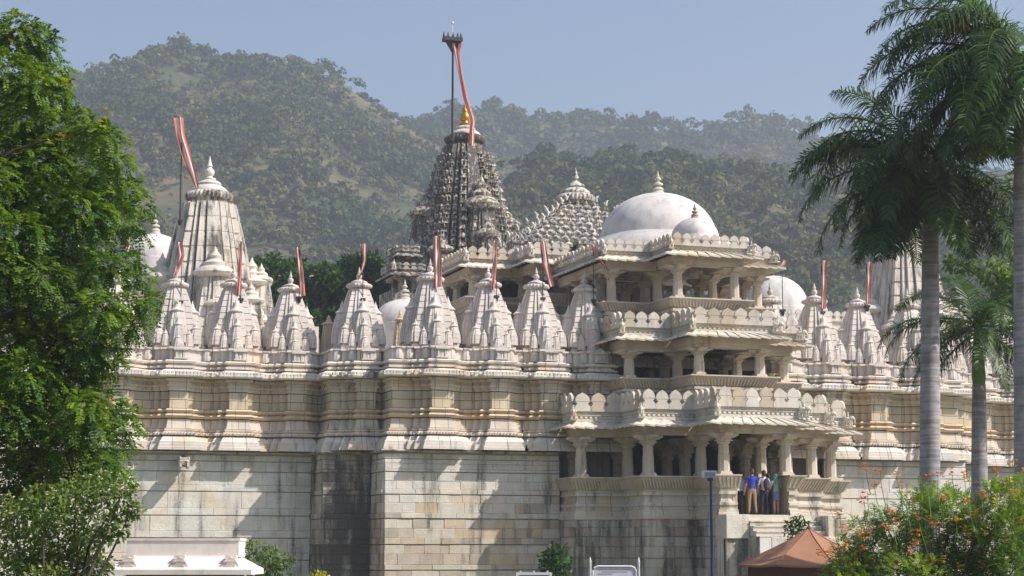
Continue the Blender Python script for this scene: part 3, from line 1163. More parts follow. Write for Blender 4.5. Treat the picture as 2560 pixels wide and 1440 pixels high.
def storey(parent, pts, z, col, opts):
    """columns, beam, eave, frieze, parapet and roof of one open storey. z: seat, col_top, eave_out, eave_in, par, top"""
    ins = offs(pts, -.32)
    nseg = len(pts) - 1
    columns(parent, ins[opts.get('c0', 1):opts.get('c1', -1)] if not opts.get('cols') else opts['cols'], z['seat'], z['col_top'], opts.get('r', .2), col, opts.get('arm', .55))
    b = MB()
    sweep(b, pts, [(-.62, z['col_top'] + .02), (-.08, z['col_top'] + .02), (-.08, z['col_top'] + .17), (-.02, z['col_top'] + .18), (-.02, z['eave_in'] - .02)])
    sweep(b, pts, [(-.62, z['eave_in'] - .02), (-.62, z['col_top'] + .02)])
    put('beam', b, M['stone'], parent, W=True, col=jit(col, .03))
    eave(parent, pts, z['eave_in'], z['eave_out'], .03, opts.get('over', .72), (col[0] * 1.03, col[1] * 1.06, col[2] * 1.1, col[3] - .04), opts.get('sp', .42), segs=opts.get('esegs'))
    b = MB()
    hp = z['par'] - z['eave_in']
    zf = z['eave_in']
    sweep(b, pts, [(.02, zf - .02), (.10, zf + .02), (.10, zf + hp * .30), (.05, zf + hp * .34), (.05, zf + hp * .58), (.13, zf + hp * .62), (.13, zf + hp * .70), (.09, zf + hp * .72), (.09, zf + hp * .92),
                   (.16, zf + hp * .95), (.16, zf + hp), (-.3, zf + hp)])
    o = put('frieze', b, M['stone'], parent, W=True, col=jit((col[0] * 1.06, col[1] * 1.10, col[2] * 1.18, col[3]), .03))
    b = MB()
    dentils(b, pts, zf + hp * .73, zf + hp * .91, .07, .125, .105, .055)
    dentils(b, pts, zf + hp * .36, zf + hp * .57, .03, .11, .20, .11)
    put('dentils', b, M['stone'], o, W=True, col=jit((.68, .65, .62, col[3]), .03), kind='stuff')
    parapet(parent, pts, z['par'], z['top'] - z['par'], .12, (col[0] * 1.03, col[1] * 1.07, col[2] * 1.14, col[3] - .04), opts.get('mw', .62), opts.get('psegs'))
    b = MB()
    q = offs(pts, -.02)
    back = opts['back']
    poly = [(q[0][0], back)] + q + [(q[-1][0], back)]
    k = len(poly)
    zz = z['eave_in'] - .03
    b.add([(x, y, zz) for x, y in poly] + [(x, y, zz - .1) for x, y in poly], [tuple(range(k)), tuple(range(2 * k - 1, k - 1, -1))] + [(i, (i + 1) % k, k + (i + 1) % k, k + i) for i in range(k)])
    put('roof_slab', b, M['stone'], parent, W=True, col=(.55, .52, .48, .7))
    # elephants stand out from the outer corners
    for i in opts.get('eleph', ()):
        x, y = pts[i]
        s = -1 if x < XC else 1
        an = rad(-20 if s < 0 else 35)
        put('elephant_figure', ME_ELE, M['stone'], parent, (x + s * .22, y - .30, z['eave_in'] + .10), an, opts.get('es', .95), jit((.70, .67, .60, .85), .04), W=True)


def stair_plan(ws, ys, back):
    """ws: half widths from outermost to the centre, ys: their front lines"""
    L = [(XC - ws[0], back)]
    for i, (a, y) in enumerate(zip(ws, ys)):
        if i:
            L.append((XC - a, ys[i - 1]))
        L.append((XC - a, y))
    return L + [(2 * XC - x, y) for x, y in L[::-1]]


Y1, Y2, Y3, Y4 = YT - 3 * STEP, YT - 2 * STEP, YT - STEP, YT
P1 = stair_plan([6.0, 3.95, 1.66], [Y3, Y2, Y1], YT + .3)
P2 = stair_plan([3.85, 1.68], [Y3, Y2], YT + .3)
P3 = stair_plan([3.75, 1.62], [Y4, Y3], 81.2)
STONE1 = (.60, .54, .46, .90)
z1 = lambda y: Zy(y, 1806, Y1)
z2 = lambda y: Zy(y, 1735, Y2)
z3 = lambda y: Zy(y, 1688, Y3)
FL = Zy(1287, 1900, Y1)
porch = thing('entrance_porch', 'three storeyed open stone porch with columns, parapets and stairs, stepping out from the temple', 'porch', (XC, Y1, GZ))
ZA = dict(seat=z1(1186), col_top=z1(1082), eave_out=z1(1060), eave_in=z1(1044), par=z1(1016), top=z1(966))
storey(porch, P1, ZA, STONE1, dict(back=YT + .4, eleph=(1, 3, 5, 6, 8, 10), es=.82, over=.70, r=.21, arm=.58, mw=.62))
ZB = dict(seat=z2(937), col_top=z2(868), eave_out=z2(842), eave_in=z2(829), par=z2(808), top=z2(767))
storey(porch, P2, ZB, STONE1, dict(back=YT + .4, eleph=(1, 3, 4, 6), es=.78, over=.68, r=.20, arm=.55, mw=.56))
ZC = dict(seat=z3(744), col_top=z3(661), eave_out=z3(641), eave_in=z3(628), par=z3(614), top=z3(582))
storey(porch, P3, ZC, STONE1, dict(back=81.4, eleph=(1, 3, 4, 6), es=.68, over=.64, r=.19, arm=.55, mw=.44))
# seat backs: first storey leaves the entrance free
iP1 = offs(P1, -.12)
HW = atY(1849, 1190, Y1).x - XC + 1.66      # left pier width
balcony(porch, P1[:5] + [P1[5], (XC - 1.66 + HW - .02, Y1)], ZA['seat'] - .62, ZA['seat'], STONE1, .26)
balcony(porch, [(XC + 1.66 - .45, Y1), P1[6]] + P1[7:], ZA['seat'] - .62, ZA['seat'], STONE1, .26)
balcony(porch, P2, ZB['seat'] - .50, ZB['seat'], STONE1, .26)
balcony(porch, P3, ZC['seat'] - .46, ZC['seat'], STONE1, .26)
# moulded walls below the seats
zs = ZA['seat'] - .62
for seg in (P1[:5] + [P1[5], (XC - 1.66 + HW - .12, Y1)], [(XC + 1.66 - .38, Y1), P1[6]] + P1[7:]):
    pieces(porch, 'pedestal_moulding', seg, [(-.02, zs), (.05, zs - .02), (.05, zs - .14), (-.06, zs - .16), (-.06, zs - .30), (-.02, zs - .44), (.06, zs - .46), (.06, zs - .56), (0, zs - .58), (.0, zs - .72), (.1, zs - .74), (.1, zs - .84),
                   (.14, zs - .86), (.14, FL - .02), (-.4, FL - .02)], .95, (.62, .57, .495, .84))
# short pier returns beside the entrance
for x0, x1 in ((XC - 1.66 + HW - .3, XC - 1.66 + HW - .1), (XC + 1.66 - .36, XC + 1.66 - .16)):
    b = MB()
    b.box(x0, x1, Y1 + .02, Y1 + 1.6, FL, ZA['seat'] - .02)
    put('entrance_pier', b, M['stone'], porch, W=True, col=(.50, .42, .33, .85))
for P_, zseat in ((P2, ZB['seat']), (P3, ZC['seat'])):
    b = MB()
    q = zseat - .50
    pieces(porch, 'pedestal_moulding', P_, [(-.02, q + .06), (.08, q + .04), (.08, q - .06), (-.04, q - .08), (-.04, q - .9), (-.04, q - 1.4)], 1.1, (.61, .555, .48, .82))
# floors
for P_, zf in ((P1, FL), (P2, ZB['seat'] - .5), (P3, ZC['seat'] - .46)):
    b = MB()
    q = offs(P_, -.08)
    k = len(q)
    b.add([(x, y, zf) for x, y in q] + [(x, y, zf - .12) for x, y in q], [tuple(range(k)), tuple(range(2 * k - 1, k - 1, -1))] + [(i, (i + 1) % k, k + (i + 1) % k, k + i) for i in range(k)])
    put('floor_slab', b, M['stone'], porch, W=True, col=(.45, .40, .34, .8))
# inner columns and back hall; stone colour darkened to paint the interior shade
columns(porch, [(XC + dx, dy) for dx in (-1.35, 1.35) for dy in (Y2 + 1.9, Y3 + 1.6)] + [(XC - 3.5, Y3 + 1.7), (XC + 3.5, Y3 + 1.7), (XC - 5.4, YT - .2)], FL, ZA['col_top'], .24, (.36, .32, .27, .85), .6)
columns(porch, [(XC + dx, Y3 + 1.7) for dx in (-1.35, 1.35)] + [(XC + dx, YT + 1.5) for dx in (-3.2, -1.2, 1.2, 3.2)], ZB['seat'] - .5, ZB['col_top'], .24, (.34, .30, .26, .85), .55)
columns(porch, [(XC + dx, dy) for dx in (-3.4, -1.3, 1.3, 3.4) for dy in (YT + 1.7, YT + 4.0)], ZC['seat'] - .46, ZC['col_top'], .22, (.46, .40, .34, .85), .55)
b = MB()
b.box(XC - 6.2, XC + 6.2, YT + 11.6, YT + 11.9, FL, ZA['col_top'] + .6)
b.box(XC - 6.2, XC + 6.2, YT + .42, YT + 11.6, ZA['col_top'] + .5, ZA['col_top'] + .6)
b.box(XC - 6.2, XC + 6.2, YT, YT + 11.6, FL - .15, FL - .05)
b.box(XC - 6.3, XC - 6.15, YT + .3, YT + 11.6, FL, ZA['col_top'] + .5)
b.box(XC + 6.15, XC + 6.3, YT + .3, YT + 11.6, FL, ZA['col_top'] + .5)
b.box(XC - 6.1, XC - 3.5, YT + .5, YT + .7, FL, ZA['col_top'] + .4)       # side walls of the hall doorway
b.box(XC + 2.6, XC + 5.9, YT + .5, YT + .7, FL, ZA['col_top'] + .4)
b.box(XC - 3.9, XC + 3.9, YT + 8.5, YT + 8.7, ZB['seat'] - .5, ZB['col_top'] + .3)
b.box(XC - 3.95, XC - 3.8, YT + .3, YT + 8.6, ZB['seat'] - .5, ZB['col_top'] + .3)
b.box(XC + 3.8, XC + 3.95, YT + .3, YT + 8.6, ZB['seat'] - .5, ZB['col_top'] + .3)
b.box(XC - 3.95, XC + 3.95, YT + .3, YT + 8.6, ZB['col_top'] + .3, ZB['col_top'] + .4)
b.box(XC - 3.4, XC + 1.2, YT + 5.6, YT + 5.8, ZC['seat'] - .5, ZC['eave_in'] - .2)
put('hall_wall', b, M['stone'], porch, W=True, col=(.34, .30, .26, .8))  # same stone as outside, darker tint stands in for indoor shade
# plinth of the porch, stone by stone
rows = []
ys_ = [1295, 1340, 1395, 1450, 1500]
for i in range(len(ys_) - 1):
    za, zb_ = Zy(ys_[i + 1], 1806, Y1), Zy(ys_[i], 1806, Y1)
    h = zb_ - za - .025
    rows += [(za, za + h * .55, .01 * i), (za + h * .55, za + h, .01 * i)]
core = MB()
sweep(core, offs(P1, .02), [(0, GZ), (0, FL - .02)])
put('wall_core', core, M['core'], porch, W=True)
b = MB()
zl = rows[1][1]
sweep(b, P1, [(0, zl), (.12, zl), (.14, zl + .05), (.12, FL), (-.3, FL)])
put('ledge', b, M['stone'], porch, W=True, col=(.62, .57, .5, .75))
q = offs(P1, .04)
for i in range(0, 6):
    blocks(porch, q[i], q[i + 1], rows, (.5, 1.0), col_porch)
# stairs going down towards the garden, with a stepped cheek wall
xa, xb, xe = atY(1812, 1300, Y1 - .9).x, atY(1868, 1300, Y1 - .9).x, XC + 2.0
b = MB()
b.box(xa, xe, Y1 - .9, Y1 - .16, GZ, FL - .03)
put('landing', b, M['block'], porch, W=True, col=(.66, .62, .55, .82))
ns = 4
for i in range(ns):
    zz = FL - .05 - (i + 1) * .20
    b = MB()
    b.box(xb, xe, Y1 - .9 - (i + 1) * .26, Y1 - .9 - i * .26 + .02, zz - .4, zz)
    b.box(xb, xe, Y1 - .93 - (i + 1) * .26, Y1 - .9 - (i + 1) * .26 + .001, zz - .05, zz - .002)
    put('stair_step', b, M['block'], porch, W=True, col=jit((.60, .56, .50, .8), .05))
# the flight turns to the right along a block wall
yw = Y1 - .9 - ns * .26
zw = FL - .05 - ns * .20 - .02
core = MB()
core.box(xb + .02, XC + 5.2, yw + .03, Y1 - .2, GZ, zw - .01)
put('wall_core', core, M['core'], porch, W=True)
blocks(porch, (xb, yw + .02), (XC + 5.2, yw + .02), [(GZ, .1, .01), (.1, .75, .01), (.75, 1.4, 0), (1.4, zw, .0)], (.7, 1.4), col_white)
blocks(porch, (xb, Y1 - .4), (xb, yw + .02), [(GZ, .1, .01), (.1, .75, .01), (.75, 1.4, 0), (1.4, zw, .0)], (.5, .9), col_porch)
for i in range(9):
    zz = FL - .05 - ns * .20 - (i + 1) * .20
    b = MB()
    b.box(xe + .02 + i * .3, xe + .30 + i * .3, yw + .05, Y1 - .25, zw - .02, zw + max(0, .2 * 4 - i * .1))
    put('stair_step', b, M['block'], porch, W=True, col=jit((.62, .58, .52, .8), .05))
zc_ = Zy(1346, 1840, Y1 - 1)
for (x0, x1, y0, y1, za, zb_) in ((xa - .02, xb, Y1 - 1.1, Y1 - .18, zc_, FL - .01),):
    me = block_mesh(x1 - x0, zb_ - za, y1 - y0)
    put('cheek_stone', me, M['block'], porch, (x0, y1, za), W=True, col=(.68, .65, .58, .82))
    blocks(porch, (x0 + .02, y1 - .7), (x1, y1 - .7), [(GZ, .2, .05), (.2, .8, .05), (.8, zc_ - .01, .06)], (.5, .9), lambda x, z: jit((.52, .48, .43, .52), .06))
# small masonry dome lump on the first roof, behind the parapet
b = MB()
b.lathe([(.75, 0), (.72, .25), (.55, .5), (.3, .65), (.02, .7)], 24)
p = atY(1868, 985, Y2 - .8)
put('roof_dome', b.mesh('rd', 60), M['stone'], porch, (p.x, p.y, ZA['eave_in'] - .05), 0, (1, 1, 1.9), (.55, .5, .46, .8), W=True)


# ---------------------------------------------------------------- gallery left of the porch top
gal = thing('upper_gallery', 'open columned gallery with parapet on the roof, below the bell roofed pyramid', 'gallery', (27, 83, zt(874)))
xA0, xA1 = atY(1172, 660, 83.4).x, atY(1296, 660, 83.4).x
PG = [(xA0, 88.5), (xA0, 83.4), (xA1, 83.4), (xA1, 81.2), (XC - 3.2, 81.2)]
zg = lambda y: Zy(y, 1180, 83.4)
ZG = dict(seat=zg(742), col_top=zg(690), eave_out=zg(672), eave_in=zg(658), par=zg(647), top=zg(617))
storey(gal, PG, ZG, STONE1, dict(back=89, eleph=(1, 3), es=.85, over=.72, r=.2, arm=.6, mw=.5, cols=offs(PG, -.3)[1:4] + [((xA0 + xA1) / 2 + .2, 83.8), (xA0 + .3, 86.2)]))
balcony(gal, PG, ZG['seat'] - .5, ZG['seat'], STONE1, .22)
b = MB()
sweep(b, PG, [(-.02, ZG['seat'] - .48), (.06, ZG['seat'] - .5), (.06, ZG['seat'] - .6), (-.05, ZG['seat'] - .62), (-.05, zt(873))])
put('pedestal_moulding', b, M['stone'], gal, W=True, col=(.5, .45, .39, .75))
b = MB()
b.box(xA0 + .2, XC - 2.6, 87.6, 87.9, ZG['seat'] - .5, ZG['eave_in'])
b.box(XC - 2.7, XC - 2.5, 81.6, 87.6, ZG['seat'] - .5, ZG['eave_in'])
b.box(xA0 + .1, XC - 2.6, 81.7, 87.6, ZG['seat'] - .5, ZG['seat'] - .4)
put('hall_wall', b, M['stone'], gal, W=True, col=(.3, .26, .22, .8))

# small pavilion left of the main tower
pv = atY(1012, 700, 96)
pav = thing('roof_pavilion', 'small stone roof pavilion with parapet, left of the tallest tower', 'pavilion', (pv.x, 96, pv.z - 2))
zp = lambda y: Zy(y, 1012, 96)
PP = [(pv.x - .45, 98.5), (pv.x - .45, 96), (pv.x + .9, 96), (pv.x + .9, 98.5)]
ZP = dict(seat=zp(722), col_top=zp(694), eave_out=zp(690), eave_in=zp(680), par=zp(674), top=zp(656))
storey(pav, PP, ZP, (.46, .42, .37, .6), dict(back=98.5, eleph=(1,), es=.7, over=.5, r=.15, arm=.4, mw=.4))
PP2 = offs(PP, -.25)
ZP2 = dict(seat=zp(668), col_top=zp(640), eave_out=zp(638), eave_in=zp(631), par=zp(627), top=zp(611))
storey(pav, PP2, ZP2, (.46, .42, .37, .55), dict(back=98.3, over=.3, r=.13, arm=.3, mw=.38))
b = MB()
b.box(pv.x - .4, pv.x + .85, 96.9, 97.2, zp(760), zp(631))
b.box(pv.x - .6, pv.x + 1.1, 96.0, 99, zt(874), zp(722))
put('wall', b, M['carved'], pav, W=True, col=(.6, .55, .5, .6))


# ---------------------------------------------------------------- pyramid roof of bells
YS = XC / math.tan(TH + math.atan((1442 - 1280) / F_PX))
zsv = lambda y: Zy(y, 1442, YS)
sam = thing('bell_roof', 'stone pyramid roof covered in rows of small bell turrets, ribbed disc on top', 'roof', (XC, YS, zsv(660)))
b = MB()
b.lathe([(.42, 0), (.46, .05), (.46, .12), (.36, .2), (.22, .28), (.10, .33), (.14, .38), (.13, .44), (.05, .52), (.01, .62)], 12)
ME_BELL = b.mesh('bell_turret', 40)
RW = 4.0
z_lo, z_hi = Zy(604, 1330, YS - 4.0), zsv(514)
nrow = 9
core = MB()
rings = []
for i in range(nrow + 1):
    t = i / nrow
    ww = RW * (1 - t) + .62 * t
    rings.append([(sx * ww, sy * ww, z_lo + (z_hi - z_lo) * t ** .92 - zsv(660)) for sx, sy in ((-1, -1), (1, -1), (1, 1), (-1, 1))])
core.loft(rings)
put('core', core, M['carved'], sam, col=(.45, .42, .39, .45))
for i in range(nrow):
    t = i / nrow
    ww = RW * (1 - t) + .62 * t - .1
    zz = z_lo + (z_hi - z_lo) * t ** .92 - zsv(660) - .12
    k = max(2, round(2 * ww / .46))
    for side in range(4):
        if side == 2:
            continue
        for j in range(k):
            u = -ww + 2 * ww * (j + .5) / k
            x, y = [(u, -ww), (-ww, u), (0, 0), (ww, u)][side]
            put('bell_turret', ME_BELL, M['carved'], sam, (x, y, zz + RN.uniform(-.03, .05)), RN.uniform(0, 1), (.54, .54, .74), jit((.62, .58, .53, .76), .1))
# little rampant figures along the hips
b = MB()
b.tube([(0, 0, 0), (.02, -.02, .2), (-.06, 0, .36), (-.16, 0, .42)], [.09, .10, .07, .03], 7)
b.tube([(.08, 0, 0), (.1, 0, .16), (.18, 0, .3)], [.05, .05, .02], 6)
ME_FIG = b.mesh('hip_figure', 60)
for i in range(nrow):
    t = (i + .5) / nrow
    ww = RW * (1 - t) + .62 * t
    zz = z_lo + (z_hi - z_lo) * t ** .92 - zsv(660) + .22
    for sx in (-1, 1):
        put('hip_figure', ME_FIG, M['carved'], sam, (sx * ww, -ww, zz), 0 if sx < 0 else math.pi, (.7, .7, .75), jit((.74, .70, .64, .9), .06))
        put('hip_figure', ME_FIG, M['carved'], sam, (sx * ww, ww, zz), 0 if sx < 0 else math.pi, (.7, .7, .75), jit((.74, .70, .64, .9), .06))
r_ = .95
put('ribbed_disc', amalaka(r_, .55, 30, 120).mesh('rd', 40), M['carved'], sam, (0, 0, z_hi - zsv(660) + .12), col=(.66, .62, .57, .8))
b = MB(); b.lathe([(.72, .45), (.70, .55), (.48, .72), (.40, .74), (.46, .80), (.42, .90), (.22, 1.02), (.2, 1.06)], 30)
put('cap_disc', b.mesh('cd', 40), M['carved'], sam, (0, 0, z_hi - zsv(660) + .15), col=(.68, .64, .6, .8))
b = MB(); b.lathe(finial_prof(.16, .75), 14)
put('finial', b.mesh('f', 40), M['carved'], sam, (0, 0, z_hi - zsv(660) + 1.2), col=(.7, .66, .6, .8))
# engaged bays under the bells
for side in range(2):
    k = 7
    for j in range(k):
        u = -RW + 2 * RW * (j + .5) / k
        big = (j % 2 == 0)
        d = RW + (.22 if big else 0)
        x, y = [(u, -d), (-d, u)][side]
        b = MB()
        hgt = z_lo - zsv(660) + (.05 if big else -.1)
        w2 = .40
        b.box(-w2, w2, -.35, .4, -1.5, hgt)
        for s in (-.3, -.1, .1, .3):
            b.box(s - .05, s + .05, -.42, -.35, -.1, hgt - .15)
        b.box(-w2 - .06, w2 + .06, -.46, .4, hgt - .14, hgt)
        b.box(-w2 - .05, w2 + .05, -.44, .4, -.05, .04)
        b.box(-w2 - .05, w2 + .05, -.44, .4, -.22, -.14)
        o = put('pilaster_bay', b, M['carved'], sam, (x, y, 0), 0 if side == 0 else -math.pi / 2, None, jit((.66, .61, .55, .68), .08))
b = MB()
b.box(-RW, RW, -RW, RW, -4.5, z_lo - zsv(660) - .1)
put('drum', b, M['carved'], sam, col=(.5, .46, .42, .5))


# ---------------------------------------------------------------- domes
def dome(name, px, ydome_top, Y, r, label, ring=False, skirt=0., col=(.68, .65, .645, .80), fin=.9, drum=0., k=.80, n=64, fmat='stone', fcol=(.6, .56, .5, .85)):
    p = atY(px, ydome_top, Y)
    H = r * k
    zb_ = p.z - H
    t = thing(name, label, 'dome', (p.x, Y, zb_ - drum))
    pr = []
    if skirt:
        pr += [(r + skirt, -1.0), (r + skirt * .97, -.8), (r + skirt * .62, -.28), (r + .10, 0.0), (r + .09, .03), (r + .02, .035)]
    elif drum:
        pr += [(r * 1.02, -drum), (r * 1.02, -.02)]
    for i in range(17):
        a = math.pi / 2 * i / 16
        pr.append((max(r * math.cos(a), .03), H * math.sin(a)))
    b = MB(); b.lathe(pr, n)
    put('shell', b.mesh('shell', 50), M['plaster'], t, (0, 0, drum), col=col)
    f = fin
    b = MB()
    b.lathe([(.34 * f, -.03), (.36 * f, .04 * f), (.30 * f, .10 * f), (.26 * f, .16 * f), (.30 * f, .22 * f), (.26 * f, .30 * f), (.13 * f, .38 * f), (.12 * f, .42 * f), (.27 * f, .46 * f), (.24 * f, .55 * f),
             (.10 * f, .62 * f), (.07 * f, .66 * f), (.15 * f, .72 * f), (.16 * f, .80 * f), (.06 * f, .90 * f), (.09 * f, .94 * f), (.05 * f, 1.02 * f), (.01, 1.22 * f)], 18)
    put('finial', b.mesh('fin', 40), M[fmat], t, (0, 0, drum + H - .02), col=fcol)
    return t


YD = XC / math.tan(TH + math.atan((1645 - 1280) / F_PX))
dome('dome', 1645, 484, YD, 2.62, 'large smooth white dome behind the top of the porch', True, 1.0, k=.80, fin=.88)
dome('dome', 1737, 545, Y3 + 1.0, 1.02, 'small white dome on the porch top in front of the large dome', k=.86, fin=.55, drum=.5, fcol=(.35, .26, .22, .7))
dome('dome', 1012, 748, 86.4, 1.55, 'low white dome between the stained bay spire and the corner spire', k=.80, fin=.80, drum=1.5)
dome('dome', 1934, 690, 87, 1.75, 'white dome right of the porch top, below the waving flag', k=.98, fin=.1, drum=1.4)
dome('dome', 388, 585, 97, 1.62, 'white dome with ringed finial at left of the tall streaked tower', k=.85, fin=.85, drum=1.8, col=(.74, .70, .70, .9))
# low battlemented wall by the right dome
t = thing('roof_parapet', 'low battlemented wall in front of the white dome at right', 'parapet', (45, 84.5, zt(874)))
pa, pb = atY(1966, 790, 84.5), atY(2120, 800, 84.5)
zz = atY(1990, 800, 84.5).z
b = MB(); b.box(pa.x, pb.x, 84.5, 84.9, zt(874), zz)
put('wall', b, M['spire'], t, W=True, col=(.66, .62, .58, .8))
parapet(t, [(pa.x, 84.5), (pb.x, 84.5)], zz, .55, .02, (.66, .62, .58, .85), .42)


# ---------------------------------------------------------------- flags
def cloth_mesh(pts, ws, D, nl=6, wave=.05):
    """striped banner following photo points (px, y) at distance D; edges red, middle white"""
    P = [atD(x, y, D) for x, y in pts]
    W_ = [q * D / F_PX for q in ws]
    # resample smoothly
    S = []
    K = 22
    for i in range(K + 1):
        t = i / K * (len(P) - 1)
        j = min(int(t), len(P) - 2)
        f = t - j
        S.append((P[j].lerp(P[j + 1], f), W_[j] * (1 - f) + W_[j + 1] * f))
    b = MB()
    rings = []
    ph = RN.uniform(0, 6)
    for i, (q, wd) in enumerate(S):
        ring = []
        d = (S[min(i + 1, K)][0] - S[max(i - 1, 0)][0]).normalized()
        side = RGT - d * RGT.dot(d)
        if side.length < .35:
            side = Vector((0, 0, 1)) - d * d.z
        side.normalize()
        for j in range(9):
            u = j / 8 - .5
            fold = math.sin(u * 9 + ph + i * .12) * wave * (1 + .4 * math.sin(i * .7 + ph)) + math.sin(i * .5 + ph) * wave * .6
            ring.append(q + side * (u * wd) + FWD * fold)
        rings.append(ring)
    k = 9
    vs = [v for r in rings for v in r]
    for i in range(K):
        for j in range(8):
            mi = 1 if j in (2, 3, 5) else 0
            b.add([rings[i][j], rings[i][j + 1], rings[i + 1][j + 1], rings[i + 1][j]], [(0, 1, 2, 3)], mi)
    me = b.mesh('cloth')
    bm = bmesh.new(); bm.from_mesh(me); bmesh.ops.remove_doubles(bm, verts=bm.verts, dist=.0005); bm.to_mesh(me); bm.free()
    me.polygons.foreach_set('use_smooth', [True] * len(me.polygons))
    return me


def flag(pole, ytop, ybot, Y, pts, ws, label, prad=.018, extra=None, wave=.05):
    a, c = atY(pole, ytop, Y), atY(pole, ybot, Y)
    D = (c - CAM).dot(FWD)
    t = thing('temple_flag', label, 'flag', (c.x, c.y, c.z), 'flags on the temple roof')
    b = MB()
    b.tube([(0, 0, -.1), (0, 0, (a.z - c.z) * .5), (0, 0, a.z - c.z + .03)], [prad * 1.1, prad, prad * .9], 8)
    put('pole', b.mesh('pole', 60), M['iron'], t)
    b = MB()
    b.box(-.10, .10, -.10, .12, -.16, -.06)
    b.lathe([(.05, -.34), (.09, -.22), (.06, -.16)], 8)
    b.box(-.05, .05, 0, .35, -.14, -.08)
    put('bracket', b, M['iron'], t)
    hw = ws[0] / 2 * D / F_PX
    b = MB()
    q = atD(pts[0][0], pts[0][1], D - .05)
    b.tube([q - RGT * hw - Vector((0, 0, 0)), q + RGT * hw], .012, 6)
    put('crossbar', b, M['iron'], t, W=True)
    put('cloth', cloth_mesh(pts, ws, D - .06, wave=wave), [M['red'], M['cloth']], t, W=True)
    return t


YFL, YFT, YFR = YL + .45, YT + .45, YT + .45
flag(452, 606, 748, YFL, [(449, 604), (455, 640), (444, 672), (440, 688)], [15, 14, 7, 4], 'furled pinkish flag on the spire nearest the feathery tree')
flag(602, 606, 742, YFL, [(600, 604), (599, 670), (596, 738)], [9, 10, 8], 'thin hanging flag before the tall streaked tower')
flag(748, 620, 738, YFL, [(745, 618), (752, 680), (758, 740)], [13, 13, 11], 'long flag slanting before the dark mango trees')
flag(907, 612, 742, YB + .45, [(909, 610), (911, 650), (905, 680), (893, 700)], [16, 9, 6, 5], 'short twisted flag over the stained bay spire')
flag(1086, 592, 735, YFT, [(1091, 590), (1094, 650), (1096, 718)], [19, 20, 18], 'broad straight red and white banner beside the corner spire')
flag(1241, 604, 735, YFT, [(1237, 601), (1237, 660), (1232, 726)], [10, 11, 8], 'slender banner on the second spire from the corner')
flag(1357, 606, 740, YFT, [(1356, 604), (1364, 660), (1380, 716)], [15, 18, 14], 'banner swinging to the right before the porch gallery')
flag(1484, 612, 745, YFT, [(1479, 611), (1497, 645), (1514, 664), (1519, 700)], [10, 13, 7, 5], 'narrow banner trailing down against the upper porch column')
flag(1957, 652, 770, YFR, [(1963, 650), (1957, 661), (1942, 669), (1922, 669)], [9, 8, 6, 5], 'small pink flag blown sideways at the right corner of the porch top', wave=.02)
flag(2056, 652, 775, YFR, [(2060, 651), (2060, 710), (2059, 772)], [13, 14, 13], 'straight red banner on the first spire clear of the porch')
flag(2168, 657, 760, YFR, [(2172, 655), (2172, 700), (2171, 760)], [12, 13, 12], 'straight red banner half hidden by palm fronds')
flag(318, 595, 730, YFL, [(320, 593), (322, 615), (316, 640)], [12, 9, 5], 'small faded flag in front of the white dome at left')
flag(196, 590, 730, YFL, [(198, 588), (200, 610), (196, 640)], [16, 15, 9], 'faded flag glimpsed through the feathery tree')
# tall flag of the streaked tower
t = flag(450, 292, 545, YC - 1.2, [(446, 293), (452, 340), (468, 395), (484, 440), (493, 470)], [24, 20, 24, 15, 8], 'tall flag with red and white streamer on the streaked tower', .035)
# great flag of the main tower with its crowned top
t = flag(1131, 90, 345, YM - .9, [(1142, 108), (1143, 135), (1152, 190), (1163, 245), (1181, 300), (1179, 335), (1177, 366)], [30, 14, 11, 13, 14, 12, 20],
         'great flag on a tall iron pole with crowned top above the tallest tower', .065, wave=.10)
a = atY(1133, 100, YM - .9)
b = MB()
b.box(a.x - .62, a.x + .52, a.y - .3, a.y + .3, a.z - .10, a.z + .12)
for x in (-.58, -.32, .0, .28, .48):
    b.lathe([(.07, .1), (.09, .2), (.05, .28), (.06, .33), (.01, .48)], 8, (a.x + x, a.y, a.z))
b.prism([(a.x - .5, a.z - .1), (a.x + .42, a.z - .1), (a.x + .05, a.z - .75), (a.x - .1, a.z - .75)], a.y - .05, a.y + .05)
put('crown_platform', b, M['iron'], t, W=True)
b = MB(); b.tube([(a.x - .05, a.y, a.z), (a.x - .05, a.y, a.z + 1.0)], .025, 6); b.ell((a.x - .05, a.y, a.z + 1.05), (.09, .09, .09))
put('ball_finial', b, M['whitemetal'], t, W=True)

# ---------------------------------------------------------------- foliage helpers (numpy)
def quad_mesh(name, V, tint, mat):
    """V: (n,4,3) leaf quads, tint: (n,2)"""
    n = len(V)
    me = bpy.data.meshes.new(name)
    me.vertices.add(n * 4)
    me.vertices.foreach_set('co', V.reshape(-1).astype(np.float32))
    me.loops.add(n * 4)
    me.loops.foreach_set('vertex_index', np.arange(n * 4, dtype=np.int32))
    me.polygons.add(n)
    me.polygons.foreach_set('loop_start', np.arange(0, n * 4, 4, dtype=np.int32))
    me.update(calc_edges=True)
    at = me.color_attributes.new('tint', 'FLOAT_COLOR', 'POINT')
    c = np.ones((n, 4, 4), np.float32)
    c[:, :, 0] = tint[:, None, 0]
    c[:, :, 1] = tint[:, None, 1]
    at.data.foreach_set('color', c.reshape(-1))
    me.materials.append(mat)
    return me


def unit(a):
    return a / np.maximum(np.linalg.norm(a, axis=-1, keepdims=True), 1e-6)


def leaf_quads(P, D, Nn, L, W):
    """rhombic leaves from base P along D, surface normal Nn"""
    S = unit(np.cross(D, Nn))
    mid = P + D * (L * .45)[:, None]
    return np.stack([P, mid - S * (W / 2)[:, None], P + D * L[:, None], mid + S * (W / 2)[:, None]], 1)


def rand_dirs(n):
    return unit(NR.normal(size=(n, 3)))


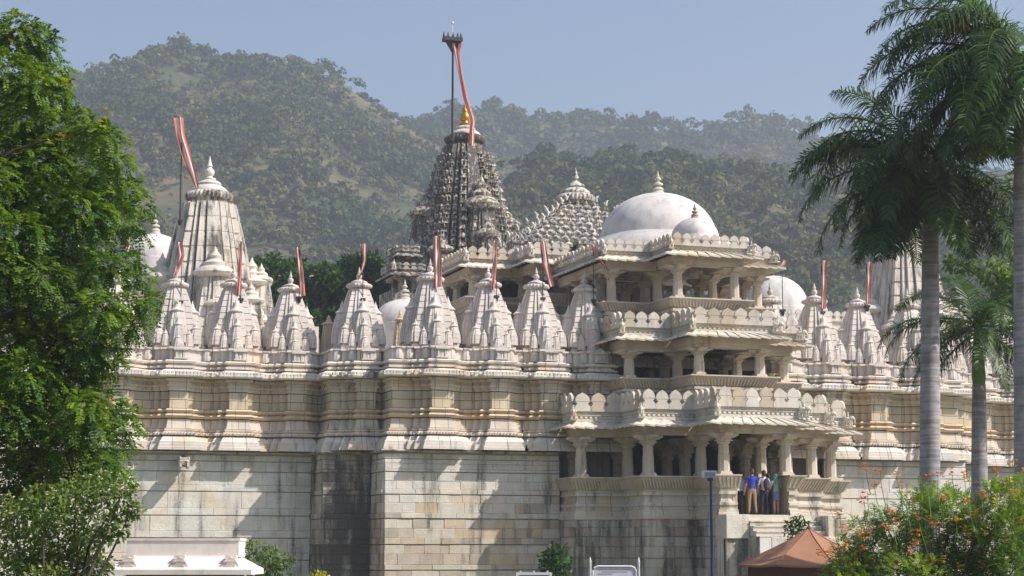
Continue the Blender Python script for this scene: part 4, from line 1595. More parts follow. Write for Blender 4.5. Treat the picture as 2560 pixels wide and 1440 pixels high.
def sprays(centres, radii, n_per, L=.34, leaf=(.085, .032), pairs=9, droop=.8, squash=.75, tv=(.0, 1.), up=0.):
    """feathery compound leaves spread over clumps"""
    Vs, Ts = [], []
    for c, r, n in zip(centres, radii, n_per):
        n = int(n)
        d = rand_dirs(n)
        rad_ = r * NR.uniform(.35, 1.0, n) ** .6
        base = np.array(c)[None] + d * rad_[:, None] * np.array([1, 1, squash])[None]
        direc = unit(d * .8 + NR.normal(size=(n, 3)) * .45 + np.array([0, 0, up]))
        tint = np.clip(NR.normal(NR.uniform(.22, .5), .22, n) + d[:, 2] * .2, *tv)
        val = NR.uniform(.7, 1.25, n)
        for k in range(pairs):
            s = (k + 1) / pairs
            pos = base + direc * (L * s) + np.array([0, 0, -1])[None] * (droop * L * s * s)
            dd = unit(direc + np.array([0, 0, -2 * droop * s])[None])
            side = unit(np.cross(dd, np.array([0, 0, 1.])[None] + NR.normal(size=(n, 3)) * .15))
            nn = unit(np.cross(side, dd))
            for sg in (-1, 1):
                ld = unit(side * sg + dd * .45 + np.array([0, 0, -.25])[None] + NR.normal(size=(n, 3)) * .12)
                ll = leaf[0] * (1 - .35 * s) * NR.uniform(.8, 1.2, n)
                Vs.append(leaf_quads(pos, ld, nn, ll, np.full(n, leaf[1])))
                Ts.append(np.stack([tint, val], 1))
    return np.concatenate(Vs), np.concatenate(Ts)


def leaf_cloud(centres, radii, n_per, leaf=(.16, .08), squash=.8, shell=.55, tmean=.4):
    Vs, Ts = [], []
    for c, r, n in zip(centres, radii, n_per):
        n = int(n)
        d = rand_dirs(n)
        q = r * NR.uniform(shell ** 3, 1, n) ** (1 / 3)
        P = np.array(c)[None] + d * q[:, None] * np.array([1, 1, squash])[None]
        D = unit(d * .5 + NR.normal(size=(n, 3)) * .7 + np.array([0, 0, -.3])[None])
        Nn = unit(d + NR.normal(size=(n, 3)) * .6 + np.array([0, 0, .6])[None])
        Vs.append(leaf_quads(P, D, Nn, leaf[0] * NR.uniform(.7, 1.3, n), leaf[1] * NR.uniform(.7, 1.3, n)))
        t = np.clip(NR.normal(tmean, .22, n) + d[:, 2] * .15, 0, 1)
        Ts.append(np.stack([t, NR.uniform(.7, 1.25, n)], 1))
    return np.concatenate(Vs), np.concatenate(Ts)


def limb_mesh(root, tips, r0, sag=.2):
    b = MB()
    root = Vector(root)
    for t in tips:
        t = Vector(t)
        m1 = root.lerp(t, .35) + Vector((RN.uniform(-.2, .2), RN.uniform(-.2, .2), sag))
        m2 = root.lerp(t, .7) + Vector((RN.uniform(-.2, .2), RN.uniform(-.2, .2), sag * .8))
        b.tube([root, m1, m2, t], [r0, r0 * .65, r0 * .4, r0 * .15], 6)
    return b


def flowers_mesh(points, size, petals=5):
    b = MB()
    for p in points:
        for k in range(petals):
            a = 2 * math.pi * k / petals + RN.uniform(-.3, .3)
            d = Vector((math.cos(a), math.sin(a), RN.uniform(.1, .9))).normalized()
            s = d.cross(Vector((0, 0, 1))).normalized()
            q = Vector(p)
            L = size * RN.uniform(.7, 1.2)
            b.add([q, q + d * L * .6 + s * L * .35, q + d * L, q + d * L * .6 - s * L * .35], [(0, 1, 2, 3)])
    return b


# ---------------------------------------------------------------- hills and their woods
def interp(sil, x):
    if x <= sil[0][0]:
        return sil[0][1]
    for (a, y0), (c, y1) in zip(sil, sil[1:]):
        if x <= c:
            t = (x - a) / (c - a)
            t = t * t * (3 - 2 * t) * .5 + t * .5
            return y0 + (y1 - y0) * t
    return sil[-1][1]


SIL_L = [(-900, 420), (-300, 300), (0, 225), (170, 172), (240, 148), (320, 128), (370, 105), (412, 84), (450, 95), (520, 120), (560, 132), (600, 120), (650, 120), (720, 138), (800, 150), (850, 178), (900, 212),
         (950, 245), (1000, 275), (1040, 300), (1100, 330), (1200, 400), (1320, 480), (1500, 560), (1800, 700), (3500, 1200)]
SIL_R = [(-900, 700), (700, 420), (900, 340), (1040, 288), (1100, 268), (1170, 258), (1250, 252), (1350, 270), (1450, 282), (1560, 280), (1620, 296), (1690, 290), (1760, 305), (1800, 288), (1885, 262), (1950, 278), (2020, 306),
         (2100, 335), (2200, 365), (2400, 400), (2700, 430), (3500, 520)]
SIL_M = [(-900, 1100), (700, 780), (900, 660), (1100, 530), (1250, 440), (1330, 400), (1400, 388), (1500, 380), (1580, 370), (1650, 384), (1700, 400), (1760, 395), (1835, 384), (1870, 395), (1950, 418), (2050, 440), (2150, 430),
         (2300, 450), (2600, 500), (3500, 620)]


def hill_fn(sil, D, front, seed, treeh, rough=9., back=220):
    def z(a, bb):
        px = 1280 + a / D * F_PX
        y = interp(sil, px)
        zr_ = atD(px if abs(px - 1280) < 4000 else 1280, y, D).z - treeh
        s = (bb - (D - front)) / front
        if s < 0:
            return GZ - 1.5 + s * 8
        nz = noise.fractal(Vector((a * .011 + seed, bb * .011, seed)), 1.0, 2.0, 5)
        nz2 = noise.fractal(Vector((a * .03 + seed, bb * .008, seed + 7)), 1.0, 2.0, 3)
        if s <= 1:
            g = (s ** .85)
            return GZ - 1 + (zr_ - GZ) * g + (nz * rough + nz2 * rough * .7) * min(1, s * 4) * (1 - s ** 6)
        return zr_ - (bb - D) * .35
    return z


def hill(name, sil, D, front, seed, treeh, dens, crown, na=110, nb=46, back=120, a0=-900, a1=3500):
    zf = hill_fn(sil, D, front, seed, treeh)
    A = [(a0 + (a1 - a0) * i / na - 1280) / F_PX * D for i in range(na + 1)]
    Bv = [D - front - 20 + (front + 20 + back) * j / nb for j in range(nb + 1)]
    vs = []
    for bb in Bv:
        for a in A:
            q = RGT * a + FWD * bb
            vs.append((q.x, q.y, zf(a, bb)))
    fs = [(j * (na + 1) + i, j * (na + 1) + i + 1, (j + 1) * (na + 1) + i + 1, (j + 1) * (na + 1) + i) for j in range(nb) for i in range(na)]
    me = bpy.data.meshes.new(name)
    me.from_pydata(vs, [], fs)
    me.polygons.foreach_set('use_smooth', [True] * len(me.polygons))
    put(name, me, M['hill'], kind='structure')
    # wood
    pts = []
    vis0, vis1 = (-350 - 1280) / F_PX * D, (2900 - 1280) / F_PX * D
    area = (vis1 - vis0) * (front + 25)
    n = int(area * dens)
    for _ in range(n):
        a, bb = RN.uniform(vis0, vis1), RN.uniform(D - front * .95, D + 25)
        cl = noise.fractal(Vector((a * .014 + seed * 3, bb * .014, 3.3)), 1.0, 2.0, 4)
        dry = cl > .42 and RN.random() < .86
        if dry and RN.random() < .35:
            continue
        if cl < -.1 and RN.random() < .1:
            continue
        q = RGT * a + FWD * bb
        zq = zf(a, bb)
        sx_, sy_ = 1280 + a / bb * F_PX, HOR - (zq - EYE) / bb * F_PX
        if not (-250 < sx_ < 2800) or sy_ > 800:
            continue                                  # below the temple roofs or far outside the view
        if D > 900 and (sy_ > interp(SIL_M, sx_) + 70 or (sx_ < 1000 and sy_ > interp(SIL_L, sx_) + 50)):
            continue                                  # hidden behind the nearer hills
        sz_ = RN.uniform(.14, .34) if dry else RN.choice([.5, .7, .9, 1.0, 1.15, 1.5]) * RN.uniform(.85, 1.15) * (1.25 if cl < -.15 else 1)
        pts.append((q.x, q.y, zq, sz_, cl + (.5 if dry else 0)))
    return np.array(pts), crown


def wood(name, P, crown, leaves, leaf, label=None):
    """many small crowns as one mass of leaf clumps"""
    n = len(P)
    k = leaves
    R = crown * P[:, 3]
    sub_ = 4
    # every crown is a few lobes
    lob = NR.normal(size=(n, sub_, 3)) * np.array([.45, .45, .28])
    which = NR.integers(0, sub_, size=(n, k))
    d = rand_dirs(n * k).reshape(n, k, 3)
    d[:, :, 2] = np.abs(d[:, :, 2]) * .9 - .25 * (d[:, :, 2] < 0)
    C = P[:, None, :3] + np.array([0, 0, 1.0]) * (R * .95)[:, None, None] + np.take_along_axis(lob, which[:, :, None].repeat(3, 2), 1) * R[:, None, None] \
        + d * (R * .62)[:, None, None] * np.array([1, 1, .85])
    C = C.reshape(-1, 3)
    d = d.reshape(-1, 3)
    D = unit(np.cross(d, rand_dirs(n * k)) + NR.normal(size=(n * k, 3)) * .3)
    Nn = unit(d + NR.normal(size=(n * k, 3)) * .35)
    sz = np.repeat(R, k) * leaf * NR.uniform(.6, 1.4, n * k)
    V = leaf_quads(C - D * sz[:, None] / 2, D, Nn, sz, sz * .8)
    tone = np.repeat(np.clip(NR.normal(.32, .26, n) + P[:, 4] * .6, 0, 1), k)
    t = np.stack([np.clip(tone + NR.normal(0, .08, n * k), 0, 1), np.repeat(NR.uniform(.65, 1.3, n), k) * NR.uniform(.8, 1.2, n * k)], 1)
    return put(name, quad_mesh(name, V, t, M['leaf_hill']), None, kind='stuff')


Pl, c_ = hill('hill', SIL_L, 800, 420, 1.7, 5.0, .060, 3.3)
w1 = wood('hillside_wood', Pl, 2.35, 56, .46)
tag(w1, 'hazy scrub wood covering the high hill on the left', 'wood')
Pr, c_ = hill('hill', SIL_R, 1020, 330, 5.1, 5.5, .044, 3.8)
w2 = wood('hillside_wood', Pr, 2.9, 52, .46)
tag(w2, 'bluish far wood along the distant ridge on the right', 'wood')
Pm, c_ = hill('hill', SIL_M, 560, 300, 9.4, 3.6, .066, 2.9)
w3 = wood('hillside_wood', Pm, 2.15, 76, .40)
tag(w3, 'greener wood with dry clearings on the nearer hill behind the domes', 'wood')

# ---------------------------------------------------------------- trees
# feathery tree, near left
DT = 30.0
CL = [(40, 80, 60), (95, 105, 45), (128, 165, 36), (20, 190, 75), (85, 215, 62), (150, 225, 30), (60, 300, 75), (150, 320, 62), (215, 320, 52), (262, 345, 42), (292, 400, 36), (10, 390, 75), (95, 400, 75), (185, 410, 70),
      (250, 450, 55), (318, 470, 38), (348, 512, 28), (20, 480, 70), (110, 500, 80), (200, 520, 72), (290, 545, 45), (335, 560, 28), (40, 580, 75), (135, 600, 66), (225, 610, 42), (15, 670, 70), (100, 690, 70), (190, 690, 60),
      (262, 660, 40), (325, 660, 36), (355, 690, 24), (60, 770, 75), (160, 780, 70), (245, 765, 52), (315, 755, 40), (372, 755, 26), (398, 750, 14), (30, 860, 75), (120, 860, 75), (210, 850, 60), (285, 820, 45), (335, 815, 30),
      (270, 890, 36), (60, 940, 75), (150, 945, 75), (225, 925, 42), (20, 1020, 70), (110, 1030, 80), (200, 1020, 62), (262, 1010, 46), (308, 1030, 28), (318, 1065, 22), (60, 1110, 75), (150, 1110, 75), (230, 1100, 60), (290, 1110, 36),
      (30, 1190, 70), (120, 1190, 70), (205, 1175, 60), (275, 1165, 40)]
cen, rr_ = [], []
for x, y, r in CL:
    dep = DT + RN.uniform(-1.1, 1.4)
    cen.append(tuple(atD(x, y, dep)))
    rr_.append(r * dep / F_PX * .96)
# the crown goes on out of the frame
for _ in range(60):
    x, y = RN.uniform(-520, -20), RN.uniform(-200, 1200)
    cen.append(tuple(atD(x, y, DT + RN.uniform(-2.2, 2.2))))
    rr_.append(.55)
V, T = sprays(cen, rr_, [200 * (r / .45) ** 2 * (1 if i < len(CL) else .3) for i, r in enumerate(rr_)], L=.27, leaf=(.085, .036), pairs=9, droop=.5)
base = atD(-190, HOR, DT)
tr = thing('feathery_tree', 'big near tree with feathery bright green leaves filling the left edge', 'tree', (base.x, base.y, GZ))
put('crown', quad_mesh('crown', V, T, M['leaf_tree']), None, tr, W=True)
tp = Vector((base.x + .2, base.y, 8.5))
b = MB()
b.tube([(base.x, base.y, GZ - .2), (base.x - .1, base.y + .05, 2.0), (base.x + .1, base.y, 5.0), tp, (base.x + .3, base.y, 10.5)], [.34, .27, .22, .15, .06], 10)
for i in range(0, len(CL), 4):
    c = Vector(cen[i])
    h = min(max(c.z - RN.uniform(.5, 1.4), 1.2), 9.8)
    r0 = Vector((base.x + .05, base.y, h))
    m1 = r0.lerp(c, .5) + Vector((0, 0, .25))
    b.tube([r0, m1, c], [.06, .03, .008], 6)
put('trunk', b.mesh('trunk', 60), M['bark'], tr, W=True)
fp = [atD(x + RN.uniform(-14, 14), y + RN.uniform(-14, 14), DT - .7) for x, y in ((265, 285), (255, 300), (268, 318), (245, 318), (138, 340), (150, 345), (75, 200), (165, 215), (150, 225), (70, 65), (170, 205), (135, 515), (20, 100), (90, 200)) for _ in range(2)]
put('flowers', flowers_mesh(fp, .075), M['yellow'], tr, W=True, kind='stuff')

# pale flowered shrub below it
cen, rr_ = [], []
for x, y, r in [(30, 1290, 60), (110, 1270, 65), (190, 1240, 55), (255, 1215, 42), (300, 1250, 36), (330, 1275, 24), (60, 1370, 70), (150, 1350, 70), (230, 1320, 60), (285, 1320, 40), (20, 1440, 70), (110, 1440, 70), (200, 1420, 60), (240, 1410, 40), (320, 1215, 24)]:
    cen.append(tuple(atD(x, y, 28 + RN.uniform(-.5, .9))))
    rr_.append(r * 28 / F_PX * 1.1)
for _ in range(16):
    cen.append(tuple(atD(RN.uniform(-300, 240), RN.uniform(1440, 1600), 28 + RN.uniform(-.6, .6))))
    rr_.append(.45)
V, T = leaf_cloud(cen, rr_, [520 * (r / .4) ** 2 for r in rr_], leaf=(.10, .048), tmean=.45, shell=.35)
sb = atD(120, HOR, 28)
sh = thing('flowering_shrub', 'shrub dotted with small cream flowers under the feathery tree', 'shrub', (sb.x, sb.y, GZ))
put('foliage', quad_mesh('foliage', V, T, M['leaf_shrub']), None, sh, W=True)
put('stem', limb_mesh((sb.x, sb.y, GZ - .1), [c for c in cen[:15]], .05).mesh('stem', 60), M['bark'], sh, W=True)
fp = []
for c, r in zip(cen, rr_):
    for _ in range(30):
        d = Vector(rand_dirs(1)[0])
        fp.append(Vector(c) + Vector((d.x, d.y - .2, d.z * .8)) * r * 1.02)
put('flowers', flowers_mesh(fp, .042), M['cream'], sh, W=True, kind='stuff')


def round_tree(name, label, spots, D, rx, leafsz, mat, n0, px_base, grp=None, tmean=.35, sq=.8):
    cen, rr_ = [], []
    for x, y, r in spots:
        dd = D + RN.uniform(-1.5, 1.5)
        cen.append(tuple(atD(x, y, dd)))
        rr_.append(r * dd / F_PX)
    bs = atD(px_base, HOR, D)
    t = thing(name, label, 'tree', (bs.x, bs.y, GZ), grp)
    V, T = leaf_cloud(cen, rr_, [n0 * r * r for r in rr_], leaf=leafsz, tmean=tmean, squash=sq, shell=.4)
    put('crown', quad_mesh('crown', V, T, M[mat]), None, t, W=True)
    b = MB()
    top = Vector((bs.x, bs.y, min(c[2] for c in cen) - .5))
    b.tube([(bs.x, bs.y, GZ - .2), (bs.x + .1, bs.y, (GZ + top.z) / 2), top], [.35, .28, .2], 9)
    for c in cen:
        b.tube([top, top.lerp(Vector(c), .5) + Vector((0, 0, .3)), c], [.13, .08, .02], 6)
    put('trunk', b.mesh('trunk', 60), M['bark'], t, W=True)
    return t


def scatter_spots(cx, cy, rx, ry, n, r):
    out = []
    for _ in range(n):
        a = RN.uniform(0, 6.28)
        q = RN.uniform(0, 1) ** .5
        out.append((cx + rx * q * math.cos(a), cy + ry * q * math.sin(a), r * RN.uniform(.75, 1.25)))
    return out


round_tree('mango_tree', 'dark round tree behind the wall beside the tall streaked tower', scatter_spots(700, 720, 66, 82, 30, 36), 118, 1, (.34, .17), 'leaf_dark', 620, 700)
round_tree('mango_tree', 'dark round tree behind the wall, middle one of three', scatter_spots(805, 740, 72, 78, 28, 36), 114, 1, (.34, .17), 'leaf_dark', 620, 800)
round_tree('mango_tree', 'dark round tree behind the wall touching the roof pavilion', scatter_spots(908, 735, 68, 82, 30, 36), 117, 1, (.34, .17), 'leaf_dark', 620, 905)


# ---------------------------------------------------------------- palms
def frond_mesh(L, e0, bend, lmax=.74, pairs=64, wd=.031, seed=0, droop=1.0):
    """one feather frond growing along +x"""
    rs = np.random.default_rng(seed)
    ns = 26
    pts = [np.array([0., 0, 0])]
    a = e0
    tw = rs.uniform(-.12, .12)
    dirs = []
    for i in range(ns):
        dv = np.array([math.cos(a), tw * i / ns, math.sin(a)])
        dirs.append(dv / np.linalg.norm(dv))
        pts.append(pts[-1] + dirs[-1] * L / ns)
        a -= bend / ns * (.5 + 1.2 * i / ns)
    pts = np.array(pts)
    dirs = np.array(dirs + [dirs[-1]])
    Vs, T = [], []
    for k in range(pairs):
        s = .10 + .89 * k / pairs
        f = s * ns
        i = min(int(f), ns - 1)
        P = pts[i] + (pts[i + 1] - pts[i]) * (f - i)
        dd = dirs[i]
        sd = np.cross(dd, [0, 0, 1.])
        sd /= np.linalg.norm(sd)
        up = np.cross(sd, dd)
        ll = lmax * (math.sin(math.pi * min(1, .18 + .80 * s)) ** .7) * rs.uniform(.8, 1.15)
        for sg in (-1, 1):
            for lay in (0, 1):
                if lay and rs.random() < .35:
                    continue
                lift = rs.uniform(-.15, .55) if lay else rs.uniform(-.5, .2)
                d1 = sd * sg + dd * rs.uniform(.45, .8) + up * lift
                d1 /= np.linalg.norm(d1)
                d2 = d1 + np.array([0, 0, -1.]) * droop * rs.uniform(.5, 1.1)
                d2 /= np.linalg.norm(d2)
                w_ = np.cross(d1, up)
                w_ /= max(np.linalg.norm(w_), 1e-6)
                w_ = w_ * wd * .5
                m_ = P + d1 * ll * .5
                e_ = m_ + d2 * ll * .5
                Vs.append([P - w_ * .6, P + w_ * .6, m_ + w_, m_ - w_])
                Vs.append([m_ - w_, m_ + w_, e_ + w_ * .12, e_ - w_ * .12])
                tt = (np.clip(rs.normal(.35, .22), 0, 1), rs.uniform(.7, 1.2))
                T += [tt, tt]
    # rachis as thin strips
    for i in range(ns):
        r0, r1 = .035 * (1 - i / ns) + .006, .035 * (1 - (i + 1) / ns) + .006
        sd = np.cross(dirs[i], [0, 0, 1.]); sd /= np.linalg.norm(sd)
        up = np.cross(sd, dirs[i])
        for q in (sd, up):
            Vs.append([pts[i] - q * r0, pts[i] + q * r0, pts[i + 1] + q * r1, pts[i + 1] - q * r1])
            T.append((.75, 1.1))
    return np.array(Vs), np.array(T)


FR = {}
for key, (L, e0, bend, sd_) in enumerate([(3.3, 1.25, 1.5, 1), (3.5, .95, 1.7, 2), (3.5, .65, 1.8, 3), (3.4, .35, 1.7, 4), (3.2, .0, 1.45, 5), (3.0, -.35, 1.0, 6), (3.4, .8, 2.2, 7), (2.9, -.6, .8, 8)]):
    V, T = frond_mesh(L, e0, bend, seed=sd_)
    FR[key] = quad_mesh('frond', V, T, M['leaf_palm'])


V, T = frond_mesh(2.9, -.7, .7, seed=31, droop=1.6)
FR[8] = quad_mesh('frond', V, T, M['leaf_dry'])


def palm(px, D, y_crown, rbase, rmid, rtop, shaft_h, label, fronds, lean=0., scale=1.0, y_shaft=None):
    bs = atD(px, HOR, D)
    top = atD(px + lean, y_crown, D)
    t = thing('royal_palm', label, 'palm', (bs.x, bs.y, GZ), 'palms by the flowering bush')
    zs_ = top.z - shaft_h
    b = MB()
    prof = []
    K = 14
    rings = []
    for i in range(K + 1):
        f = i / K
        r = rbase * (1 - f) ** 3 + (rmid * (1 - abs(f - .55) * .35)) * (1 - (1 - f) ** 3) * (1 if f < .9 else 1) + (rtop - rmid * .84) * f ** 4
        z = GZ - .1 + (zs_ - GZ + .1) * f
        cx = bs.x + (top.x - bs.x) * f
        cy = bs.y + (top.y - bs.y) * f
        rings.append([(cx + r * math.cos(2 * math.pi * j / 20), cy + r * math.sin(2 * math.pi * j / 20), z) for j in range(20)])
    b.loft(rings)
    put('trunk', b.mesh('trunk', 60), M['palmtrunk'], t, W=True)
    b = MB()
    b.lathe([(rtop * .96, -shaft_h), (rtop * 1.08, -shaft_h * .85), (rtop * .85, -shaft_h * .45), (rtop * .6, -.1), (rtop * .4, .25), (.03, .5)], 16, (top.x, top.y, top.z))
    put('crownshaft', b.mesh('crownshaft', 60), M['shaft'], t, W=True)
    az0 = math.atan2(RGT.y, RGT.x)
    for key, az, sc in fronds:
        o = put('frond', FR[key], None, t, (top.x, top.y, top.z + RN.uniform(-.15, .25)), az0 + rad(az), scale * sc, None, W=True)
        o.rotation_euler = (RN.uniform(-.25, .25), 0, az0 + rad(az))
    return t, top


# azimuth: 0 = towards the right of the picture, 180 = left, 90 = away, -90 = towards the viewer
fr1 = [(2, 186, 1.0), (6, 172, 1.0), (7, 240, 1.0), (6, 290, 1.0), (3, 168, 1.0), (4, 200, 1.0), (5, 222, 1.0), (6, 185, 1.0), (7, 220, 1.0), (5, 270, 1.0), (4, 240, 1.), (7, 300, 1.), (5, 340, 1.), (7, 330, 1.), (2, 178, 1.0), (3, 190, .95), (4, 172, 1.0), (5, 183, 1.0), (5, 205, .95), (4, 215, .9), (1, 165, .95), (6, 150, 1), (3, 225, 1), (5, 235, 1), (7, 250, 1), (4, 262, 1), (7, 280, .95), (4, 300, 1), (5, 315, 1), (3, 330, 1), (4, 350, 1), (2, 5, 1),
       (5, 20, 1), (1, 40, 1), (3, 60, 1), (4, 90, 1), (2, 110, 1), (5, 130, 1), (7, 195, .9), (0, 200, .9), (6, 250, .9), (7, 175, .95)]
p1, top1 = palm(2316, 45, 430, .30, .235, .19, 1.3, 'tall palm with the smooth pale trunk nearest the porch', fr1, 6, 1.12)
fr2 = [(2, 175, .85), (4, 180, .85), (3, 165, .85), (5, 200, .8), (4, 215, .85), (5, 175, .8), (7, 190, .8), (0, 100, .9), (1, 20, .9), (3, 0, .85), (4, -20, .85), (5, -40, .8), (2, 60, .9), (7, -60, .8), (1, 130, .9), (6, -90, .8), (4, -100, .8), (0, -30, .85), (5, 10, .8), (7, 0, .8)]
p2, top2 = palm(2443, 49, 830, .27, .215, .17, 1.35, 'shorter palm with bright green crownshaft between two taller palms', fr2, 0, 1.0)
fr3 = [(6, 185, 1.0), (7, 222, 1.05), (5, 228, 1.05), (8, 232, .95), (8, 262, .9), (3, 172, 1.05), (4, 182, 1.05), (5, 190, 1.05), (6, 195, 1.05), (7, 205, 1.05), (4, 235, 1.05), (5, 250, 1.05), (3, 215, 1.05), (2, 200, 1.05), (7, 180, 1.05), (1, 200, 1.05), (2, 178, 1.05), (1, 170, 1.0), (3, 188, 1.05), (4, 195, 1.0), (5, 200, 1.0), (4, 220, 1), (0, 180, .9), (6, 210, 1), (7, 215, 1), (5, 235, 1), (4, 255, 1), (7, 265, 1), (3, 240, 1), (5, 280, 1), (4, 300, 1), (2, 0, 1), (3, 30, 1), (4, -30, 1), (1, 60, 1), (2, 120, 1), (4, 150, 1), (5, 165, 1),
       (7, 190, 1), (7, 235, 1), (5, 180, 1.05)]
p3, top3 = palm(2556, 42, 170, .29, .22, .18, 1.3, 'tallest palm at the right edge of the view', fr3, -6, 1.16)
# dry flower bunch hanging in the tallest palm
b0 = atD(2395, 35, 41.2)
Vs = []
for _ in range(140):
    q = np.array(b0) + NR.normal(size=3) * np.array([.08, .08, .05])
    d = unit(np.array([NR.normal() * .5, NR.normal() * .5, -1.0]))
    Vs.append((q, d))
Pq = np.array([v[0] for v in Vs]); Dq = np.array([v[1] for v in Vs])
Vq = leaf_quads(Pq, Dq, rand_dirs(len(Pq)), NR.uniform(.4, .85, len(Pq)), np.full(len(Pq), .03))
put('dry_flower_bunch', quad_mesh('bunch', Vq, np.stack([NR.uniform(0, 1, len(Pq)), NR.uniform(.8, 1.2, len(Pq))], 1), M['leaf_dry']), None, p3, W=True)

# leafy tree looking in at the right edge
round_tree('leafy_tree', 'leafy tree behind the palms at the right edge', [(2550, 360, 35), (2585, 420, 55), (2545, 450, 28), (2600, 500, 60), (2560, 330, 22), (2620, 330, 60), (2480, 680, 45), (2400, 660, 40), (2530, 720, 60), (2590, 640, 70), (2600, 800, 70), (2420, 740, 35)],
           52, 1, (.20, .09), 'leaf_shrub', 900, 2640, tmean=.45)

# ---------------------------------------------------------------- flowering bush at right and other plants
cen, rr_ = [], []
for x, y, r in [(2130, 1400, 55), (2185, 1350, 50), (2160, 1300, 32), (2240, 1300, 52), (2290, 1250, 44), (2240, 1400, 60), (2300, 1350, 60), (2340, 1290, 55), (2350, 1220, 32), (2390, 1250, 48), (2400, 1330, 60), (2370, 1410, 60), (2450, 1270, 50), (2470, 1350, 60),
                (2450, 1420, 60), (2510, 1230, 46), (2530, 1300, 56), (2540, 1390, 60), (2545, 1200, 30), (2090, 1430, 34), (2580, 1260, 60), (2600, 1360, 60), (2110, 1345, 24), (2205, 1265, 22), (2310, 1205, 20), (2480, 1205, 24)]:
    dd = 35 + RN.uniform(-.9, .9)
    cen.append(tuple(atD(x, y + 28, dd)))
    rr_.append(r * dd / F_PX * 1.08)
for _ in range(40):
    dd = 35 + RN.uniform(-1.2, 1.2)
    cen.append(tuple(atD(RN.uniform(2080, 2900), RN.uniform(1440, 1640), dd)))
    rr_.append(.5)
V, T = sprays(cen, rr_, [230 * (r / .42) ** 2 * (1 if i < 26 else .35) for i, r in enumerate(rr_)], L=.26, leaf=(.06, .026), pairs=8, droop=.25, squash=.85, up=.35)
bb_ = atD(2330, HOR, 35)
bush = thing('flowering_bush', 'wide feathery green bush with orange and yellow flowers in front of the palms', 'bush', (bb_.x, bb_.y, GZ))
put('foliage', quad_mesh('foliage', V, T, M['leaf_bush']), None, bush, W=True)
put('stem', limb_mesh((bb_.x, bb_.y, GZ - .1), cen[:26], .05, .1).mesh('stem', 60), M['bark'], bush, W=True)


STALK = MB()


def spikes(px_list, col, size, cnt):
    b_ = MB()
    for x, y in px_list:
        c = atD(x, y, 35 - RN.uniform(.2, 1.0))
        if y < 1300:
            foot = c + Vector((RN.uniform(.02, .2), RN.uniform(-.05, .1), -RN.uniform(.45, .7)))
            STALK.tube([foot, foot.lerp(c, .55) + Vector((-.02, 0, .02)), c + Vector((0, 0, .03))], [.009, .007, .005], 5)
        pts = [c + Vector((RN.gauss(0, .05), RN.gauss(0, .05), RN.uniform(-.06, .08))) for _ in range(cnt)]
        f = flowers_mesh(pts, size)
        b_.add(f.v, f.f)
    return b_


OR = [(2165, 1170), (2185, 1215), (2200, 1180), (2160, 1255), (2240, 1190), (2265, 1240), (2280, 1255), (2255, 1215), (2110, 1320), (2100, 1290), (2225, 1280), (2235, 1305), (2320, 1195), (2345, 1190), (2360, 1245), (2380, 1180), (2420, 1255), (2430, 1290), (2440, 1290), (2455, 1240),
      (2170, 1330), (2295, 1295), (2295, 1335), (2290, 1355), (2275, 1380), (2220, 1400), (2240, 1415), (2110, 1365), (2490, 1180), (2500, 1250), (2510, 1300), (2390, 1300), (2475, 1290), (2050, 1385), (2065, 1390), (2410, 1190), (2530, 1240), (2150, 1345)]
YE = [(2530, 1160), (2525, 1205), (2545, 1230), (2490, 1255), (2520, 1285), (2535, 1330), (2510, 1355), (2420, 1345), (2480, 1395), (2445, 1415), (2360, 1400), (2500, 1335), (2545, 1300), (2410, 1385), (2555, 1180)]
OR += [(RN.uniform(2120, 2560), RN.uniform(1230, 1420)) for _ in range(10)]
YE += [(RN.uniform(2380, 2560), RN.uniform(1190, 1420)) for _ in range(12)]
put('orange_flowers', spikes(OR, 0, .05, 9), M['orange'], bush, W=True, kind='stuff')
put('yellow_flowers', spikes(YE, 0, .046, 8), M['yellow'], bush, W=True, kind='stuff')
put('flower_stalks', STALK, M['shaft'], bush, W=True, kind='stuff')


def small_plant(name, label, spots, D, leafsz, mat, n0, px_base, cat='plant', tmean=.4):
    cen = [tuple(atD(x, y, D + RN.uniform(-.3, .3))) for x, y, r in spots]
    rr_ = [r * D / F_PX for x, y, r in spots]
    bs = atD(px_base, HOR, D)
    t = thing(name, label, cat, (bs.x, bs.y, GZ))
    V, T = leaf_cloud(cen, rr_, [n0 * r * r for r in rr_], leaf=leafsz, tmean=tmean, shell=.2)
    put('foliage', quad_mesh('foliage', V, T, M[mat]), None, t, W=True)
    put('stem', limb_mesh((bs.x, bs.y, GZ - .1), cen, .025, .05).mesh('stem', 60), M['bark'], t, W=True)
    return t


small_plant('garden_bush', 'loose green bush beside the white kiosk roof, against the wall', [(640, 1380, 34), (680, 1400, 36), (650, 1425, 36), (700, 1430, 34), (620, 1360, 14), (720, 1405, 16), (735, 1390, 8), (600, 1440, 30), (660, 1470, 40), (690, 1370, 10)], 46, (.13, .055), 'leaf_shrub', 1500, 655, 'bush', .3)
small_plant('garden_bush', 'dark shaded bush at the wall foot left of the porch', [(1385, 1380, 26), (1400, 1410, 30), (1370, 1415, 28), (1395, 1445, 36), (1360, 1395, 14), (1410, 1370, 12), (1380, 1480, 40)], 68, (.16, .09), 'leaf_dark', 1100, 1385, 'bush', .2)
small_plant('garden_plant', 'small yellow leafed plant at the bottom edge below the stained bay', [(795, 1440, 16), (775, 1442, 10), (815, 1441, 10), (795, 1462, 22)], 40, (.09, .04), 'leaf_yellow', 2600, 795)
small_plant('garden_plant', 'small dark green plant beside the stair, above the brown canopy', [(1985, 1300, 16), (2005, 1302, 14), (1975, 1318, 14), (1995, 1322, 18), (1985, 1345, 18), (1970, 1335, 8)], 60, (.15, .07), 'leaf_dark', 1400, 1985)

